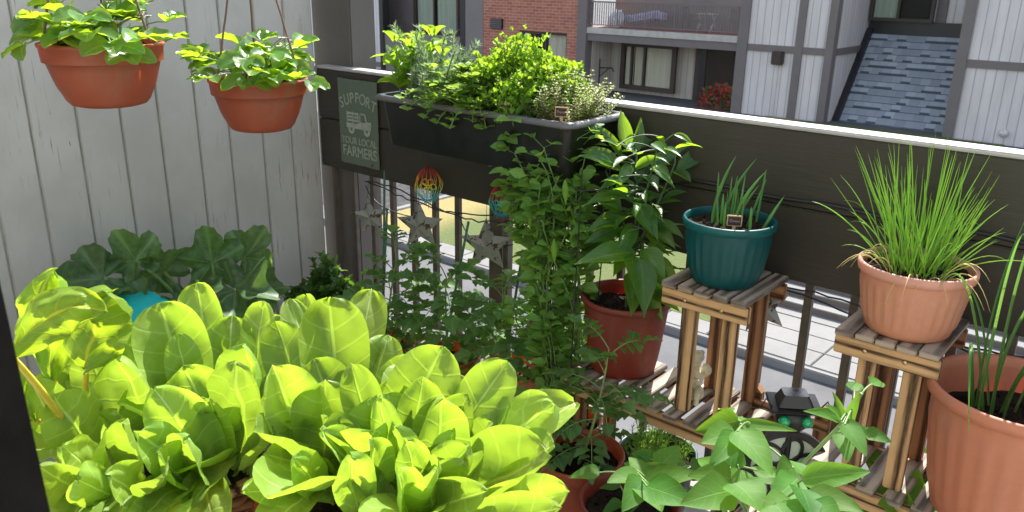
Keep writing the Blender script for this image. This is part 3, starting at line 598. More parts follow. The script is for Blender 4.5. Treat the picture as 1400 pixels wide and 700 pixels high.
POTS = dict(
 teal=((-.768, -.152, .737), .148, .103, .074), chive=((-.372, -.158, .737), .138, .107, .078), big=((-.158, -.165, .413), .27, .157, .112), pep=((-1.045, -.115, .412), .205, .118, .085))
pot('plant_pot', 'teal ribbed pot of green onions on the left stand top', 'pot', *POTS['teal'], 'teal', ribs=26, group='pots on the wooden stands', fill=.88, rimh=.032)
pot('plant_pot', 'pale salmon ribbed pot of chives on the right stand top', 'pot', *POTS['chive'], 'salmon', 'salmonrim', ribs=28, group='pots on the wooden stands', fill=.88, rimh=.034)
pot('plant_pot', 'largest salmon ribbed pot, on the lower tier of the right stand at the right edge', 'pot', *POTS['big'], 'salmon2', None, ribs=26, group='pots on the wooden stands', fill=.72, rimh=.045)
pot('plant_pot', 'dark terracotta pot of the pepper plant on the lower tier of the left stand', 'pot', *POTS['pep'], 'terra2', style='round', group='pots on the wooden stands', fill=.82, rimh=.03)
FL = 'pots standing on the balcony floor'
pot('plant_pot', 'terracotta pot of the low tomato plant, between the lettuces and the green pot', 'pot', (-1.0, -.36, 0), .285, .112, .08, 'terra', style='plain', group=FL, fill=.88)
pot('plant_pot', 'dark green pot of wispy dill under the left stand', 'pot', (-.915, -.125, 0), .215, .105, .075, 'green', style='round', group=FL, fill=.85)
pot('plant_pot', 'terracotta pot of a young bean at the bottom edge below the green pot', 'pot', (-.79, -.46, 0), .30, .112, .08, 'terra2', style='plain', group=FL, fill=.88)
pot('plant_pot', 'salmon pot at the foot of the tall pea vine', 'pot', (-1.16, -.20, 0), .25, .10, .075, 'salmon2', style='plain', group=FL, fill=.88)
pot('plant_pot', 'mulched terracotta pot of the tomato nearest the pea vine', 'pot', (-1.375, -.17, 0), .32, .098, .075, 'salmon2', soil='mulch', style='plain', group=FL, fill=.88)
pot('plant_pot', 'mulched terracotta pot of the middle tomato by the railing', 'pot', (-1.59, -.215, 0), .31, .098, .075, 'terra', soil='mulch', style='plain', group=FL, fill=.88)
pot('plant_pot', 'mulched terracotta pot of the tomato nearest the corner post', 'pot', (-1.80, -.29, 0), .31, .098, .075, 'terra', soil='mulch', style='plain', group=FL, fill=.88)
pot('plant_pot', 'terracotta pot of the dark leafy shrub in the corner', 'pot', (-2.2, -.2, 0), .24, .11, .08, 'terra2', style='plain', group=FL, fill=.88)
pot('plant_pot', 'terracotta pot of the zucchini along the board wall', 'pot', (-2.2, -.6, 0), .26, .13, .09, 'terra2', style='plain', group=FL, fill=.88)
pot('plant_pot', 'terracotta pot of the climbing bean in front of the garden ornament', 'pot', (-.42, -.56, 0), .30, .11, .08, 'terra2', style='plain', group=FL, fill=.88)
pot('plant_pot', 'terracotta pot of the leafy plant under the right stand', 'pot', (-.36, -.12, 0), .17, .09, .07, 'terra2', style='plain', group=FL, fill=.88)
pot('plant_pot', 'wide terracotta bowl of the two front lettuces', 'pot', (-.765, -1.14, .492), .205, .20, .15, 'terra', style='round', fill=.93, rimh=.03, group='lettuce planters on the bench')
# wicker basket
K = thing('wicker_basket', (-1.125, -1.275, .492), 'dark wicker basket with a pale wooden edge holding the left lettuces', 'basket', 'lettuce planters on the bench')
m = MB()
for k in range(13):
    z = .492 + .012 + k * .0135; pts = []
    for i in range(97): a = i / 96 * 6.2832; r_ = .155 + .0035 * math.sin(a * 24 + (k % 2) * math.pi) + .012 * k / 13; pts.append((-1.125 + r_ * math.cos(a), -1.275 + r_ * math.sin(a), z))
    m.tube(pts, .0068, 6)
put(m, 'weave', 'woodred', K); m = MB(); m.lathe([(.0, 0), (.155, 0), (.155, .01), (0, .012)], 40, (-1.125, -1.275, .492)); put(m, 'bottom', 'woodred', K)
m = MB(); m.lathe([(.16, .176), (.178, .178), (.18, .19), (.168, .194), (.16, .188), (.16, .176)], 60, (-1.125, -1.275, .492)); put(m, 'rim', 'wood', K)
m = MB(); m.lathe([(.0, .172), (.08, .175), (.158, .165)], 40, (-1.125, -1.275, .492)); put(m, 'soil', 'soil', K)
Bn = thing('garden_bench', (-.95, -1.2, 0), 'low slatted wooden bench under the lettuce bowl and the wicker basket', 'bench')
m = MB()
for k in range(6): m.box((-.94, -1.46 + k * .1, .478), (.86, .09, .026), None, 0, 0, .003)
put(m, 'slat_top', 'woodgrey', Bn)
for x in (-1.3, -.58):
    for y in (-1.44, -.98): bx('leg', x - .025, x + .025, y - .025, y + .025, 0, .4645, 'woodgrey', Bn, .003, 2)
    bx('crossbar', x - .02, x + .02, -1.41, -1.01, .40, .44, 'woodgrey', Bn, .003, 1)
# turquoise bin
T = thing('storage_bin', (-2.12, -.93, 0), 'turquoise plastic storage bin with a flat lid behind the left lettuces', 'bin')
m = MB(); rows = []
for z, s_ in ((0, .84), (.02, .86), (.50, 1.)): rows.append([(-2.12 + .15 * s_ * math.copysign(abs(math.cos(a)) ** .25, math.cos(a)), -.93 + .11 * s_ * math.copysign(abs(math.sin(a)) ** .25, math.sin(a)), z) for a in [k / 48 * 6.2832 for k in range(48)]])
m.grid(rows, None, 0, True); put(m, 'tub', 'aqua', T); bx('lid', -2.28, -1.96, -1.045, -.815, .50, .53, 'aqua', T, .008)
# ------------------------------------------------------------------ wooden stands
def screw(p, par):
    m = MB(); m.lathe([(0, .0), (.0045, .0), (.004, .0016), (0, .002)], 10); o = m.build('screw', 'screw', par); o.rotation_euler.x = R(90); o.location = Vector(p) - wpos(par)
def stand(label, ux0, ux1, lx0, lx1, zu, zl, y0, y1, nu_, nl_, right_ext=True):
    o = thing('plant_stand', ((lx0 + lx1) / 2, (y0 + y1) / 2, 0), label, 'plant stand', 'slatted wooden plant stands')
    for (x0, x1, z, n_, pre) in ((ux0, ux1, zu, nu_, 'upper'), (lx0, lx1, zl, nl_, 'lower')):
        for yy in (y0, y1 - .02): bx('apron', x0, x1, yy, yy + .02, z - .055, z - .0155, 'wood' if yy == y0 else 'woodred', o, .002, 0)
        for k in range(n_):
            xc = x0 + .02 + (x1 - x0 - .04) * k / (n_ - 1); sl_ = bx('slat', xc - .0175, xc + .0175, y0 - .012 + random.uniform(-.004, .004), y1 + .008, z - .0125, z + .001, 'woodgrey', o, .0018, 1)
        for xx in (x0 + .06, x1 - .06): screw((xx, y0 - .0005, z - .036), o)
    for xx in (ux0 + .045, ux1 - .065):
        for yy, mt in ((y0 + .0205, 'wood'), (y1 - .0425, 'woodred')): bx('leg', xx, xx + .034, yy, yy + .022, zl + .0015, zu - .0135, mt, o, .002, 2)
    for xx in (lx0 + .03, lx1 - .065):
        for yy, mt in ((y0 + .0205, 'woodred'), (y1 - .0425, 'woodred')): bx('leg', xx, xx + .034, yy, yy + .022, 0, zl - .0135, mt, o, .002, 2)
    return o
random.seed(5)
stand('two tier burnt pine plant stand under the teal pot and the pepper pot', -.875, -.665, -1.155, -.645, .735, .41, -.24, -.03, 5, 10)
stand('two tier burnt pine plant stand under the chive pot and the large salmon pot', -.480, -.285, -.50, -.035, .735, .41, -.236, -.028, 5, 9)
o = thing('low_stand', (-.61, -.17, 0), 'low burnt pine stand with back rails and short peaked posts behind the solar ornament', 'plant stand')
for x in (-.70, -.535):
    m = MB(); m.box((x, -.05, .22), (.034, .02, .44), None, 0, 2, .002); m.quad([(x - .017, -.06, .44), (x + .017, -.06, .44), (x, -.06, .456)]); m.quad([(x - .017, -.04, .44), (x, -.04, .456), (x + .017, -.04, .44)]); m.quad([(x - .017, -.06, .44), (x, -.06, .456), (x, -.04, .456), (x - .017, -.04, .44)]); m.quad([(x + .017, -.06, .44), (x + .017, -.04, .44), (x, -.04, .456), (x, -.06, .456)]); put(m, 'post', 'woodred', o)
    bx('leg', x - .017, x + .017, -.30, -.28, 0, .134, 'woodred', o, .002, 2)
for z in (.34, .40): bx('back_rail', -.72, -.515, -.0705, -.0605, z, z + .026, 'woodred', o, .002, 0)
for k in range(5): bx('slat', -.725 + k * .042, -.689 + k * .042, -.31, -.062, .1355, .149, 'woodgrey', o, .002, 1)
for yy in (-.302, -.082): bx('apron', -.72, -.515, yy - .0205, yy - .0005, .09, .134, 'woodred', o, .002, 0)
LETTUCE=[
('D',(-1.206,-1.376,0.749),(-1.270,-1.364,0.835),0.078),
('D',(-1.120,-1.383,0.736),(-1.173,-1.374,0.859),0.066),
('D',(-1.053,-1.346,0.735),(-1.107,-1.361,0.866),0.084),
('D',(-1.068,-1.439,0.725),(-1.109,-1.450,0.839),0.073),
('D',(-1.001,-1.459,0.721),(-1.021,-1.478,0.809),0.058),
('D',(-0.986,-1.407,0.723),(-1.003,-1.405,0.822),0.051),
('D',(-1.001,-1.478,0.720),(-0.983,-1.439,0.834),0.036),
('D',(-0.908,-1.436,0.720),(-0.911,-1.468,0.810),0.055),
('D',(-1.114,-1.478,0.724),(-1.179,-1.454,0.838),0.060),
('D',(-0.985,-1.502,0.719),(-0.986,-1.517,0.811),0.055),
('D',(-1.164,-1.339,0.749),(-1.228,-1.277,0.856),0.067),
('D',(-0.950,-1.472,0.720),(-0.930,-1.498,0.811),0.051),
('D',(-0.904,-1.424,0.721),(-0.867,-1.423,0.807),0.056),
('D',(-0.981,-1.499,0.719),(-0.933,-1.533,0.737),0.065),
('D',(-0.950,-1.463,0.720),(-0.868,-1.486,0.728),0.061),
('C',(-0.911,-1.420,0.721),(-0.842,-1.468,0.730),0.065),
('C',(-0.921,-1.390,0.722),(-0.886,-1.463,0.741),0.058),
('D',(-1.008,-1.465,0.720),(-0.926,-1.511,0.711),0.067),
('C',(-0.907,-1.378,0.722),(-0.801,-1.397,0.726),0.061),
('B',(-0.805,-1.290,0.724),(-0.762,-1.362,0.731),0.058),
('C',(-1.101,-1.285,0.751),(-1.178,-1.258,0.897),0.106),
('C',(-1.128,-1.225,0.768),(-1.207,-1.178,0.900),0.072),
('C',(-1.082,-1.227,0.759),(-1.128,-1.166,0.861),0.071),
('C',(-1.043,-1.194,0.760),(-1.106,-1.124,0.880),0.052),
('C',(-1.089,-1.295,0.747),(-1.116,-1.265,0.866),0.049),
('C',(-0.936,-1.345,0.726),(-0.985,-1.368,0.860),0.084),
('C',(-0.923,-1.274,0.732),(-0.954,-1.266,0.872),0.085),
('C',(-0.984,-1.246,0.742),(-1.029,-1.206,0.856),0.086),
('C',(-0.920,-1.370,0.723),(-0.955,-1.409,0.826),0.058),
('C',(-0.930,-1.300,0.730),(-0.886,-1.386,0.732),0.047),
('C',(-0.939,-1.327,0.727),(-0.957,-1.310,0.832),0.060),
('C',(-0.914,-1.384,0.722),(-0.895,-1.377,0.826),0.067),
('C',(-0.908,-1.301,0.728),(-0.871,-1.267,0.797),0.050),
('C',(-1.110,-1.210,0.768),(-1.106,-1.090,0.843),0.051),
('C',(-0.925,-1.393,0.722),(-0.910,-1.409,0.813),0.058),
('C',(-0.999,-1.279,0.739),(-1.063,-1.289,0.839),0.075),
('B',(-0.909,-1.140,0.751),(-0.970,-1.092,0.914),0.102),
('B',(-0.956,-1.077,0.771),(-1.002,-0.982,0.887),0.065),
('B',(-0.909,-1.079,0.763),(-0.932,-1.010,0.835),0.059),
('B',(-1.017,-1.130,0.770),(-1.084,-1.055,0.877),0.054),
('B',(-0.978,-1.117,0.766),(-1.084,-1.088,0.877),0.051),
('B',(-0.855,-1.236,0.731),(-0.903,-1.240,0.875),0.086),
('B',(-0.830,-1.224,0.731),(-0.848,-1.298,0.787),0.045),
('B',(-0.791,-1.259,0.726),(-0.805,-1.358,0.780),0.039),
('B',(-0.848,-1.229,0.731),(-0.859,-1.187,0.847),0.082),
('B',(-0.694,-1.271,0.724),(-0.667,-1.298,0.863),0.049),
('B',(-0.783,-1.271,0.725),(-0.780,-1.300,0.811),0.048),
('B',(-0.837,-1.180,0.736),(-0.914,-1.165,0.855),0.073),
('B',(-0.969,-1.172,0.753),(-1.053,-1.138,0.864),0.067),
('A',(-0.833,-1.136,0.742),(-0.781,-1.034,0.871),0.098),
('A',(-0.787,-1.177,0.732),(-0.830,-1.164,0.874),0.055),
('A',(-0.755,-1.150,0.733),(-0.758,-1.097,0.855),0.067),
('A',(-0.738,-1.095,0.738),(-0.689,-0.997,0.864),0.067),
('A',(-0.709,-1.110,0.734),(-0.590,-1.016,0.841),0.086),
('A',(-0.681,-1.184,0.727),(-0.534,-1.097,0.827),0.096),
('A',(-0.590,-1.182,0.726),(-0.468,-1.145,0.826),0.060),
('A',(-0.681,-1.164,0.728),(-0.674,-1.138,0.867),0.072),
('A',(-0.722,-1.199,0.727),(-0.739,-1.193,0.867),0.039),
('A',(-0.678,-1.200,0.726),(-0.603,-1.169,0.840),0.057),
('A',(-0.656,-1.201,0.726),(-0.653,-1.224,0.853),0.045),
('A',(-0.653,-1.236,0.725),(-0.621,-1.265,0.848),0.047),
('A',(-0.681,-1.222,0.725),(-0.543,-1.201,0.820),0.056),
('A',(-0.589,-1.209,0.727),(-0.451,-1.183,0.832),0.054),
('A',(-0.782,-1.133,0.737),(-0.826,-1.103,0.826),0.063),
('A',(-0.736,-1.133,0.733),(-0.704,-1.062,0.831),0.061),
('A',(-0.744,-1.218,0.727),(-0.785,-1.251,0.824),0.058),
('A',(-0.735,-1.250,0.725),(-0.700,-1.237,0.842),0.047),
('A',(-0.646,-1.211,0.726),(-0.601,-1.221,0.836),0.055),
('A',(-0.706,-1.225,0.725),(-0.705,-1.279,0.818),0.047),
]
PEPPER=[
((-1.097,-0.071,0.978),(-1.133,-0.059,1.073),0.037),
((-1.093,-0.029,0.972),(-1.077,0.088,1.048),0.041),
((-1.086,-0.053,0.967),(-1.096,-0.022,1.055),0.029),
((-1.088,-0.110,0.966),(-1.130,-0.176,1.054),0.032),
((-1.080,-0.134,0.959),(-1.126,-0.228,0.991),0.043),
((-1.070,-0.134,0.942),(-1.097,-0.216,0.963),0.029),
((-1.072,-0.171,0.955),(-1.119,-0.252,0.987),0.042),
((-1.057,-0.117,0.954),(-1.040,-0.207,0.906),0.029),
((-1.080,-0.015,0.915),(-1.021,0.123,0.927),0.056),
((-1.047,-0.112,0.946),(-0.974,-0.103,0.982),0.032),
((-1.017,-0.087,0.946),(-0.961,-0.016,0.998),0.039),
((-0.979,-0.029,0.939),(-0.918,0.075,0.995),0.040),
((-0.975,-0.054,0.939),(-0.916,-0.066,0.923),0.043),
((-1.018,0.042,0.925),(-0.928,0.193,0.905),0.056),
((-1.027,-0.102,0.929),(-0.961,-0.140,0.907),0.039),
((-1.022,-0.009,0.942),(-0.990,0.098,0.967),0.040),
((-1.064,0.009,0.939),(-1.050,0.094,0.947),0.034),
((-1.038,-0.161,0.883),(-1.084,-0.274,0.873),0.046),
((-1.033,-0.153,0.891),(-1.053,-0.219,0.905),0.028),
((-1.050,-0.156,0.852),(-1.090,-0.209,0.873),0.043),
((-1.014,-0.148,0.866),(-0.926,-0.184,0.802),0.053),
((-1.024,-0.126,0.870),(-0.982,-0.085,0.882),0.036),
((-1.003,-0.128,0.828),(-0.945,-0.118,0.801),0.043),
((-1.053,-0.044,0.800),(-1.061,0.021,0.805),0.045),
((-1.063,-0.097,0.857),(-1.113,-0.081,0.892),0.033),
((-1.029,-0.015,0.818),(-1.023,0.083,0.839),0.056),
((-0.982,-0.193,0.764),(-1.052,-0.341,0.754),0.063),
((-1.017,-0.095,0.741),(-1.091,-0.100,0.746),0.044),
((-0.949,-0.222,0.761),(-0.883,-0.297,0.654),0.062),
((-0.963,-0.186,0.776),(-0.883,-0.212,0.720),0.052),
((-0.979,-0.207,0.759),(-0.944,-0.265,0.719),0.052),
((-1.007,-0.095,0.753),(-0.959,-0.066,0.728),0.044),
((-1.034,-0.106,0.779),(-1.090,-0.128,0.776),0.048),
((-1.045,-0.053,0.764),(-1.013,0.054,0.787),0.056),
((-1.059,-0.074,0.900),(-1.065,-0.024,0.929),0.037),
((-1.101,0.013,0.956),(-1.078,0.148,1.028),0.049),
((-1.098,0.029,0.925),(-1.008,0.219,0.929),0.057),
]
BEAN=[
((-0.474,-0.680,0.693),(-0.493,-0.762,0.703),0.054),
((-0.459,-0.715,0.712),(-0.461,-0.796,0.689),0.039),
((-0.458,-0.712,0.716),(-0.383,-0.745,0.686),0.059),
((-0.496,-0.621,0.681),(-0.564,-0.641,0.642),0.049),
((-0.486,-0.638,0.686),(-0.411,-0.579,0.676),0.022),
((-0.438,-0.761,0.663),(-0.474,-0.835,0.690),0.049),
((-0.475,-0.683,0.628),(-0.495,-0.645,0.657),0.048),
((-0.408,-0.817,0.698),(-0.358,-0.836,0.683),0.074),
((-0.410,-0.823,0.688),(-0.446,-0.907,0.691),0.059),
((-0.338,-0.581,0.719),(-0.332,-0.554,0.769),0.019),
((-0.342,-0.581,0.728),(-0.365,-0.582,0.768),0.014),
((-0.339,-0.603,0.735),(-0.354,-0.641,0.771),0.023),
((-0.336,-0.602,0.731),(-0.293,-0.599,0.719),0.025),
((-0.346,-0.585,0.728),(-0.387,-0.638,0.748),0.023),
((-0.328,-0.619,0.739),(-0.282,-0.647,0.714),0.038),
((-0.341,-0.734,0.693),(-0.264,-0.686,0.716),0.043),
((-0.353,-0.722,0.682),(-0.362,-0.802,0.675),0.048),
((-0.370,-0.695,0.680),(-0.381,-0.734,0.675),0.049),
((-0.317,-0.792,0.704),(-0.239,-0.790,0.716),0.051),
((-0.318,-0.820,0.706),(-0.336,-0.891,0.707),0.060),
((-0.369,-0.642,0.641),(-0.404,-0.616,0.641),0.042),
((-0.300,-0.826,0.718),(-0.248,-0.843,0.707),0.059),
((-0.318,-0.810,0.727),(-0.283,-0.855,0.717),0.050),
((-0.333,-0.855,0.718),(-0.290,-0.881,0.702),0.059),
]
BEANB=[
((-0.669,-0.620,0.488),(-0.697,-0.703,0.509),0.055),
((-0.647,-0.658,0.516),(-0.642,-0.735,0.490),0.054),
((-0.646,-0.659,0.510),(-0.584,-0.696,0.497),0.059),
((-0.668,-0.617,0.492),(-0.626,-0.574,0.508),0.047),
((-0.692,-0.580,0.465),(-0.740,-0.560,0.477),0.043),
((-0.641,-0.655,0.510),(-0.553,-0.619,0.547),0.054),
((-0.618,-0.695,0.533),(-0.528,-0.687,0.534),0.065),
((-0.674,-0.558,0.479),(-0.659,-0.504,0.510),0.051),
]
UNDER=[
((-0.323,-0.119,0.328),(-0.394,-0.112,0.385),0.053),
((-0.326,-0.065,0.298),(-0.379,-0.022,0.404),0.055),
((-0.310,-0.074,0.311),(-0.323,0.010,0.431),0.057),
((-0.310,-0.144,0.339),(-0.307,-0.129,0.431),0.061),
((-0.316,-0.175,0.344),(-0.394,-0.239,0.412),0.061),
((-0.303,-0.209,0.369),(-0.335,-0.286,0.412),0.068),
((-0.296,-0.102,0.314),(-0.282,-0.031,0.385),0.059),
((-0.292,-0.199,0.369),(-0.298,-0.242,0.440),0.068),
((-0.344,-0.081,0.298),(-0.431,-0.066,0.374),0.045),
((-0.301,-0.044,0.299),(-0.280,0.061,0.369),0.048),
((-0.333,0.005,0.315),(-0.379,0.073,0.428),0.050),
((-0.352,-0.110,0.310),(-0.443,-0.121,0.367),0.048),
]
CHARD=((-1.037,-1.508,0.938),(-1.031,-1.456,1.012),(-0.973,-1.417,0.988),.062)
# ------------------------------------------------------------------ window box with herbs
W = thing('window_box', (-1.57, -.135, .915), 'long black plastic window box with a dusty grey rim hung inside the railing boards', 'window box')
def rr(x0, x1, y0, y1, z, r=.03, n=6):
    out = []
    for cx_, cy_, a0 in ((x1 - r, y1 - r, 0), (x0 + r, y1 - r, 90), (x0 + r, y0 + r, 180), (x1 - r, y0 + r, 270)):
        for k in range(n + 1): a = R(a0 + 90 * k / n); out.append((cx_ + r * math.cos(a), cy_ + r * math.sin(a), z))
    return out
X0, X1, Y0, Y1 = -1.845, -1.135, -.265, -.012
m = MB(); m.grid([rr(X0 + .034, X1 - .034, Y0 + .032, Y1 - .02, .915), rr(X0 + .03, X1 - .03, Y0 + .028, Y1 - .018, .92), rr(X0 + .016, X1 - .016, Y0 + .016, Y1 - .006, 1.042)], None, 0, True); m.quad(rr(X0 + .034, X1 - .034, Y0 + .032, Y1 - .02, .915)[::-1])
m.grid([rr(X0 + .02, X1 - .02, Y0 + .02, Y1 - .012, 1.05), rr(X0 + .03, X1 - .03, Y0 + .03, Y1 - .015, 1.0)], None, 0, True)
put(m, 'tub', 'boxblack', W)
m = MB(); m.grid([rr(X0 + .012, X1 - .012, Y0 + .012, Y1 - .004, 1.044), rr(X0, X1, Y0, Y1, 1.046), rr(X0 - .001, X1 + .001, Y0 - .001, Y1, 1.052), rr(X0 + .003, X1 - .003, Y0 + .003, Y1 - .002, 1.060), rr(X0 + .018, X1 - .018, Y0 + .018, Y1 - .01, 1.060), rr(X0 + .022, X1 - .022, Y0 + .022, Y1 - .012, 1.046)], None, 0, True); put(m, 'rim', 'boxrim', W)
m = MB(); rows = []
for j in range(13): rows.append([(X0 + .022 + (X1 - X0 - .044) * i / 50, Y0 + .022 + (Y1 - Y0 - .034) * j / 12, 1.038 + .012 * noise.noise(Vector((i * .5, j * .6, 2)))) for i in range(51)])
m.grid(rows); put(m, 'soil', 'soil', W)
for x in (-1.80, -1.34): bx('bracket', x - .02, x + .02, -.0115, -.0005, .93, 1.03, 'black', W)
def tag_(c, word, label, rz=.3):
    o = thing('plant_tag', c, label, 'plant tag', 'plant name tags', rz)
    m = MB(); m.box((0, 0, .032), (.032, .004, .024), None, 0, None, .001); m.build('backing', 'tagwood', o)
    m = MB(); m.box((0, -.0026, .032), (.027, .0012, .019)); m.build('face', 'tagblack', o); m = MB(); m.box((0, .001, .0), (.007, .003, .042)); m.build('stake', 'tagwood', o)
    text_mesh('lettering', word, .0085, 'tagtext', o, Matrix.Translation((0, -.0036, .032)) @ Matrix.Rotation(R(90), 4, 'X'), ext=.0003)
tag_((-1.350, -.246, 1.052), 'Parsley', 'small black plant tag in front of the curly parsley', .25); tag_((-1.178, -.243, 1.050), 'Thyme', 'small black plant tag reading Thyme in front of the grey green thyme', .3)
tag_((-.735, -.20, .862), 'Onion', 'small wood edged plant tag between the green onions in the teal pot', .5)
# ---- plant generators (world coordinates)
def plant(name, base, label, cat='plant', group=None): return thing(name, base, label, cat, group)
UP = V(0, 0, 1)
# basil
random.seed(21); o = plant('basil_plant', (-1.845, -.13, 1.04), 'bright basil with big cupped leaves at the left end of the window box', 'herb', 'herbs in the window box'); f = MB(); s = MB()
for k in range(9):
    b = V(-1.80 + random.uniform(-.03, .04), -.14 + random.uniform(-.04, .04), 1.035); tip = b + V(random.uniform(-.05, .045), random.uniform(-.05, .04), random.uniform(.12, .185)); s.tube(bez(b, (b + tip) / 2 + rv(.01), tip), .0025, 5)
    for lv in range(6):
        q = .25 + .75 * lv / 5; p = b.lerp(tip, q); a0 = random.random() * 3.14
        for h in range(2 if lv < 5 else 5):
            a = a0 + h * (3.14 if lv < 5 else 1.26) + lv * 1.57; d = V(math.cos(a), math.sin(a), .35 if lv < 5 else .8).normalized(); L = random.uniform(.04, .065) * (1 if lv < 5 else .7); e = p + d * .012
            f.leaf(e, e + d * L + V(0, 0, -.016 if lv < 5 else 0), L * .78, UP + d * -.3, .25, 'ovate', 3, 7, .7, .02, 2)
d = V(-.9, -.35, .3); p = V(-1.85, -.15, 1.15); f.leaf(p, p + V(-.085, -.04, .0), .034, UP, .2, 'ovate', 3, 7, .4)
put(f, 'foliage', 'basil', o); put(s, 'stem', 'stem', o)
# rosemary
random.seed(22); o = plant('rosemary_plant', (-1.70, -.13, 1.04), 'upright rosemary with grey green needles behind the trailing oregano', 'herb', 'herbs in the window box'); f = MB(); s = MB()
for k in range(30):
    b = V(-1.70 + random.uniform(-.06, .07), -.16 + random.uniform(-.05, .05), 1.035); H = random.uniform(.08, .15) if k > 8 else random.uniform(.16, .215); tip = b + V(random.uniform(-.07, .09), random.uniform(-.05, .05), H); pts = bez(b, b.lerp(tip, .5) + rv(.015) + V(0, 0, .02), tip, 14); s.tube(pts, .0018, 4)
    for i in range(2, 15):
        for h in range(9):
            a = h * .7 + i; T = (pts[i] - pts[i - 1]).normalized(); X = T.orthogonal().normalized(); d = (X * math.cos(a) + T.cross(X) * math.sin(a) + T * random.uniform(.5, 1.3)).normalized(); p = pts[i] - T * random.random() * .008
            f.leaf(p, p + d * random.uniform(.016, .027), .0034, T, -.08, 'blade', 1, 2, .2)
put(f, 'foliage', 'rosemary', o); put(s, 'stem', 'stem', o)
# oregano / mint trailing
random.seed(23); o = plant('oregano_plant', (-1.545, -.15, 1.04), 'small leaved oregano spilling over the front rim of the window box', 'herb', 'herbs in the window box'); f = MB(); s = MB()
for k in range(85):
    b = V(-1.53 + random.uniform(-.06, .05), -.17 + random.uniform(-.06, .05), 1.035); a = random.uniform(-2.9, .2); out = random.uniform(.02, .15); tip = b + V(math.cos(a) * out * .8, math.sin(a) * out * 1.0, random.uniform(-.035, .075) if out > .08 else random.uniform(.05, .12)); pts = bez(b, b.lerp(tip, .55) + V(0, 0, .07), tip, 8); s.tube(pts, .0014, 4)
    for i in range(2, 9):
        for h in (0, 1):
            a2 = i * 1.57 + h * 3.14 + random.uniform(-.4, .4); d = V(math.cos(a2), math.sin(a2), .3).normalized(); L = random.uniform(.016, .030); p = pts[i]; f.leaf(p, p + d * L, L * .78, UP + rv(.4), .15, 'round', 2, 4, .3)
put(f, 'foliage', 'oregano', o); put(s, 'stem', 'stem', o)
# parsley (curly)
random.seed(24); o = plant('parsley_plant', (-1.345, -.13, 1.04), 'big mound of curly bright green parsley in the window box', 'herb', 'herbs in the window box'); f = MB(); s = MB()
for k in range(125):
    b = V(-1.37 + random.uniform(-.09, .06), -.13 + random.uniform(-.06, .06), 1.035); a = random.uniform(0, 6.28); q = random.random() ** .5; tip = V(-1.40 + math.cos(a) * q * .185, -.125 + math.sin(a) * q * .125, 1.06 + (1 - q * q) * random.uniform(.08, .155) + random.uniform(-.01, .035)); s.tube(bez(b, b.lerp(tip, .5) + V(0, 0, .03), tip, 5), .0014, 4)
    for i in range(26):
        c = tip + Vector((random.gauss(0, .017), random.gauss(0, .017), random.gauss(.002, .011))); d = (rv() + V(0, 0, .5)).normalized(); L = random.uniform(.010, .017); f.leaf(c, c + d * L, L * 1.25, UP + rv(.8), .2, 'serr', 2, 4, .8, .22, 2)
put(f, 'foliage', 'parsley', o); put(s, 'stem', 'stem', o)
# thyme
random.seed(25); o = plant('thyme_plant', (-1.215, -.13, 1.04), 'wiry pale grey green thyme at the right end of the window box', 'herb', 'herbs in the window box'); f = MB(); s = MB()
for k in range(210):
    b = V(-1.225 + random.uniform(-.06, .04), -.135 + random.uniform(-.075, .07), 1.037); a = random.uniform(0, 6.28); q = random.random() ** .6; tip = b + V(math.cos(a) * q * .095, math.sin(a) * q * .07, random.uniform(.06, .145) * (1 - .35 * q)); pts = bez(b, b.lerp(tip, .5) + rv(.012), tip, 12); s.tube(pts, .0009, 3)
    for i in range(2, 13):
        for h in (0, 1, 2):
            a2 = i * 1.57 + h * 2.1; d = V(math.cos(a2), math.sin(a2), .4).normalized(); L = random.uniform(.0065, .011); f.leaf(pts[i], pts[i] + d * L, L * .62, UP + rv(.5), .1, 'lance', 1, 2, .2)
put(f, 'foliage', 'thyme', o); put(s, 'stem', simple('thyme stem', (.16, .10, .05), .7), o)
# ---- strawberries
def strawberry(c, label, seed, leftd=1.):
    random.seed(seed); o = plant('strawberry_plant', c, label, 'strawberry plant', 'strawberries in the hanging pots'); f, s, fl, ce = MB(), MB(), MB(), MB(); c = Vector(c)
    for k in range(36):
        a = random.uniform(0, 6.28); q = random.random() ** .6; b = c + V(math.cos(a) * .04, math.sin(a) * .04, 0); H = random.uniform(-.01, .075) + .065 * (1 - q) ; tip = c + V(math.cos(a) * q * .165, math.sin(a) * q * .165, H); s.tube(bez(b, b.lerp(tip, .45) + V(0, 0, .04), tip, 6), .0016, 5)
        out = V(math.cos(a), math.sin(a), random.uniform(-.35, .5)); nrm = UP + out * random.uniform(-.1, .6) + rv(.35)
        for h in (-1.05, 0, 1.05):
            d = (Matrix.Rotation(h, 3, 'Z') @ out).normalized(); L = random.uniform(.046, .074); f.leaf(tip, tip + d * L - V(0, 0, .010), L * .92, nrm + d * .0, .16, 'serr', 4, 10, .35, .03, 3)
    for k in range(15):
        a = random.uniform(-.4, 1.9) if k < 11 else random.uniform(0, 6.28); tip = c + V(math.cos(a) * random.uniform(.06, .14), math.sin(a) * random.uniform(.06, .14), random.uniform(.05, .12)); s.tube(bez(c, c.lerp(tip, .5) + V(0, 0, .05), tip, 6), .0013, 5)
        for i in range(5): d = V(math.cos(i * 1.257), math.sin(i * 1.257), .35); fl.leaf(tip, tip + d * .010, .009, UP, .2, 'round', 1, 3, .3)
        ce.lathe([(0, .004), (.003, .003), (.0035, .001), (.002, 0)], 8, tip)
    put(f, 'foliage', 'straw', o); put(s, 'stem', 'stem', o); put(fl, 'blossom', 'petal', o); put(ce, 'blossom_centre', 'yellowstem', o)
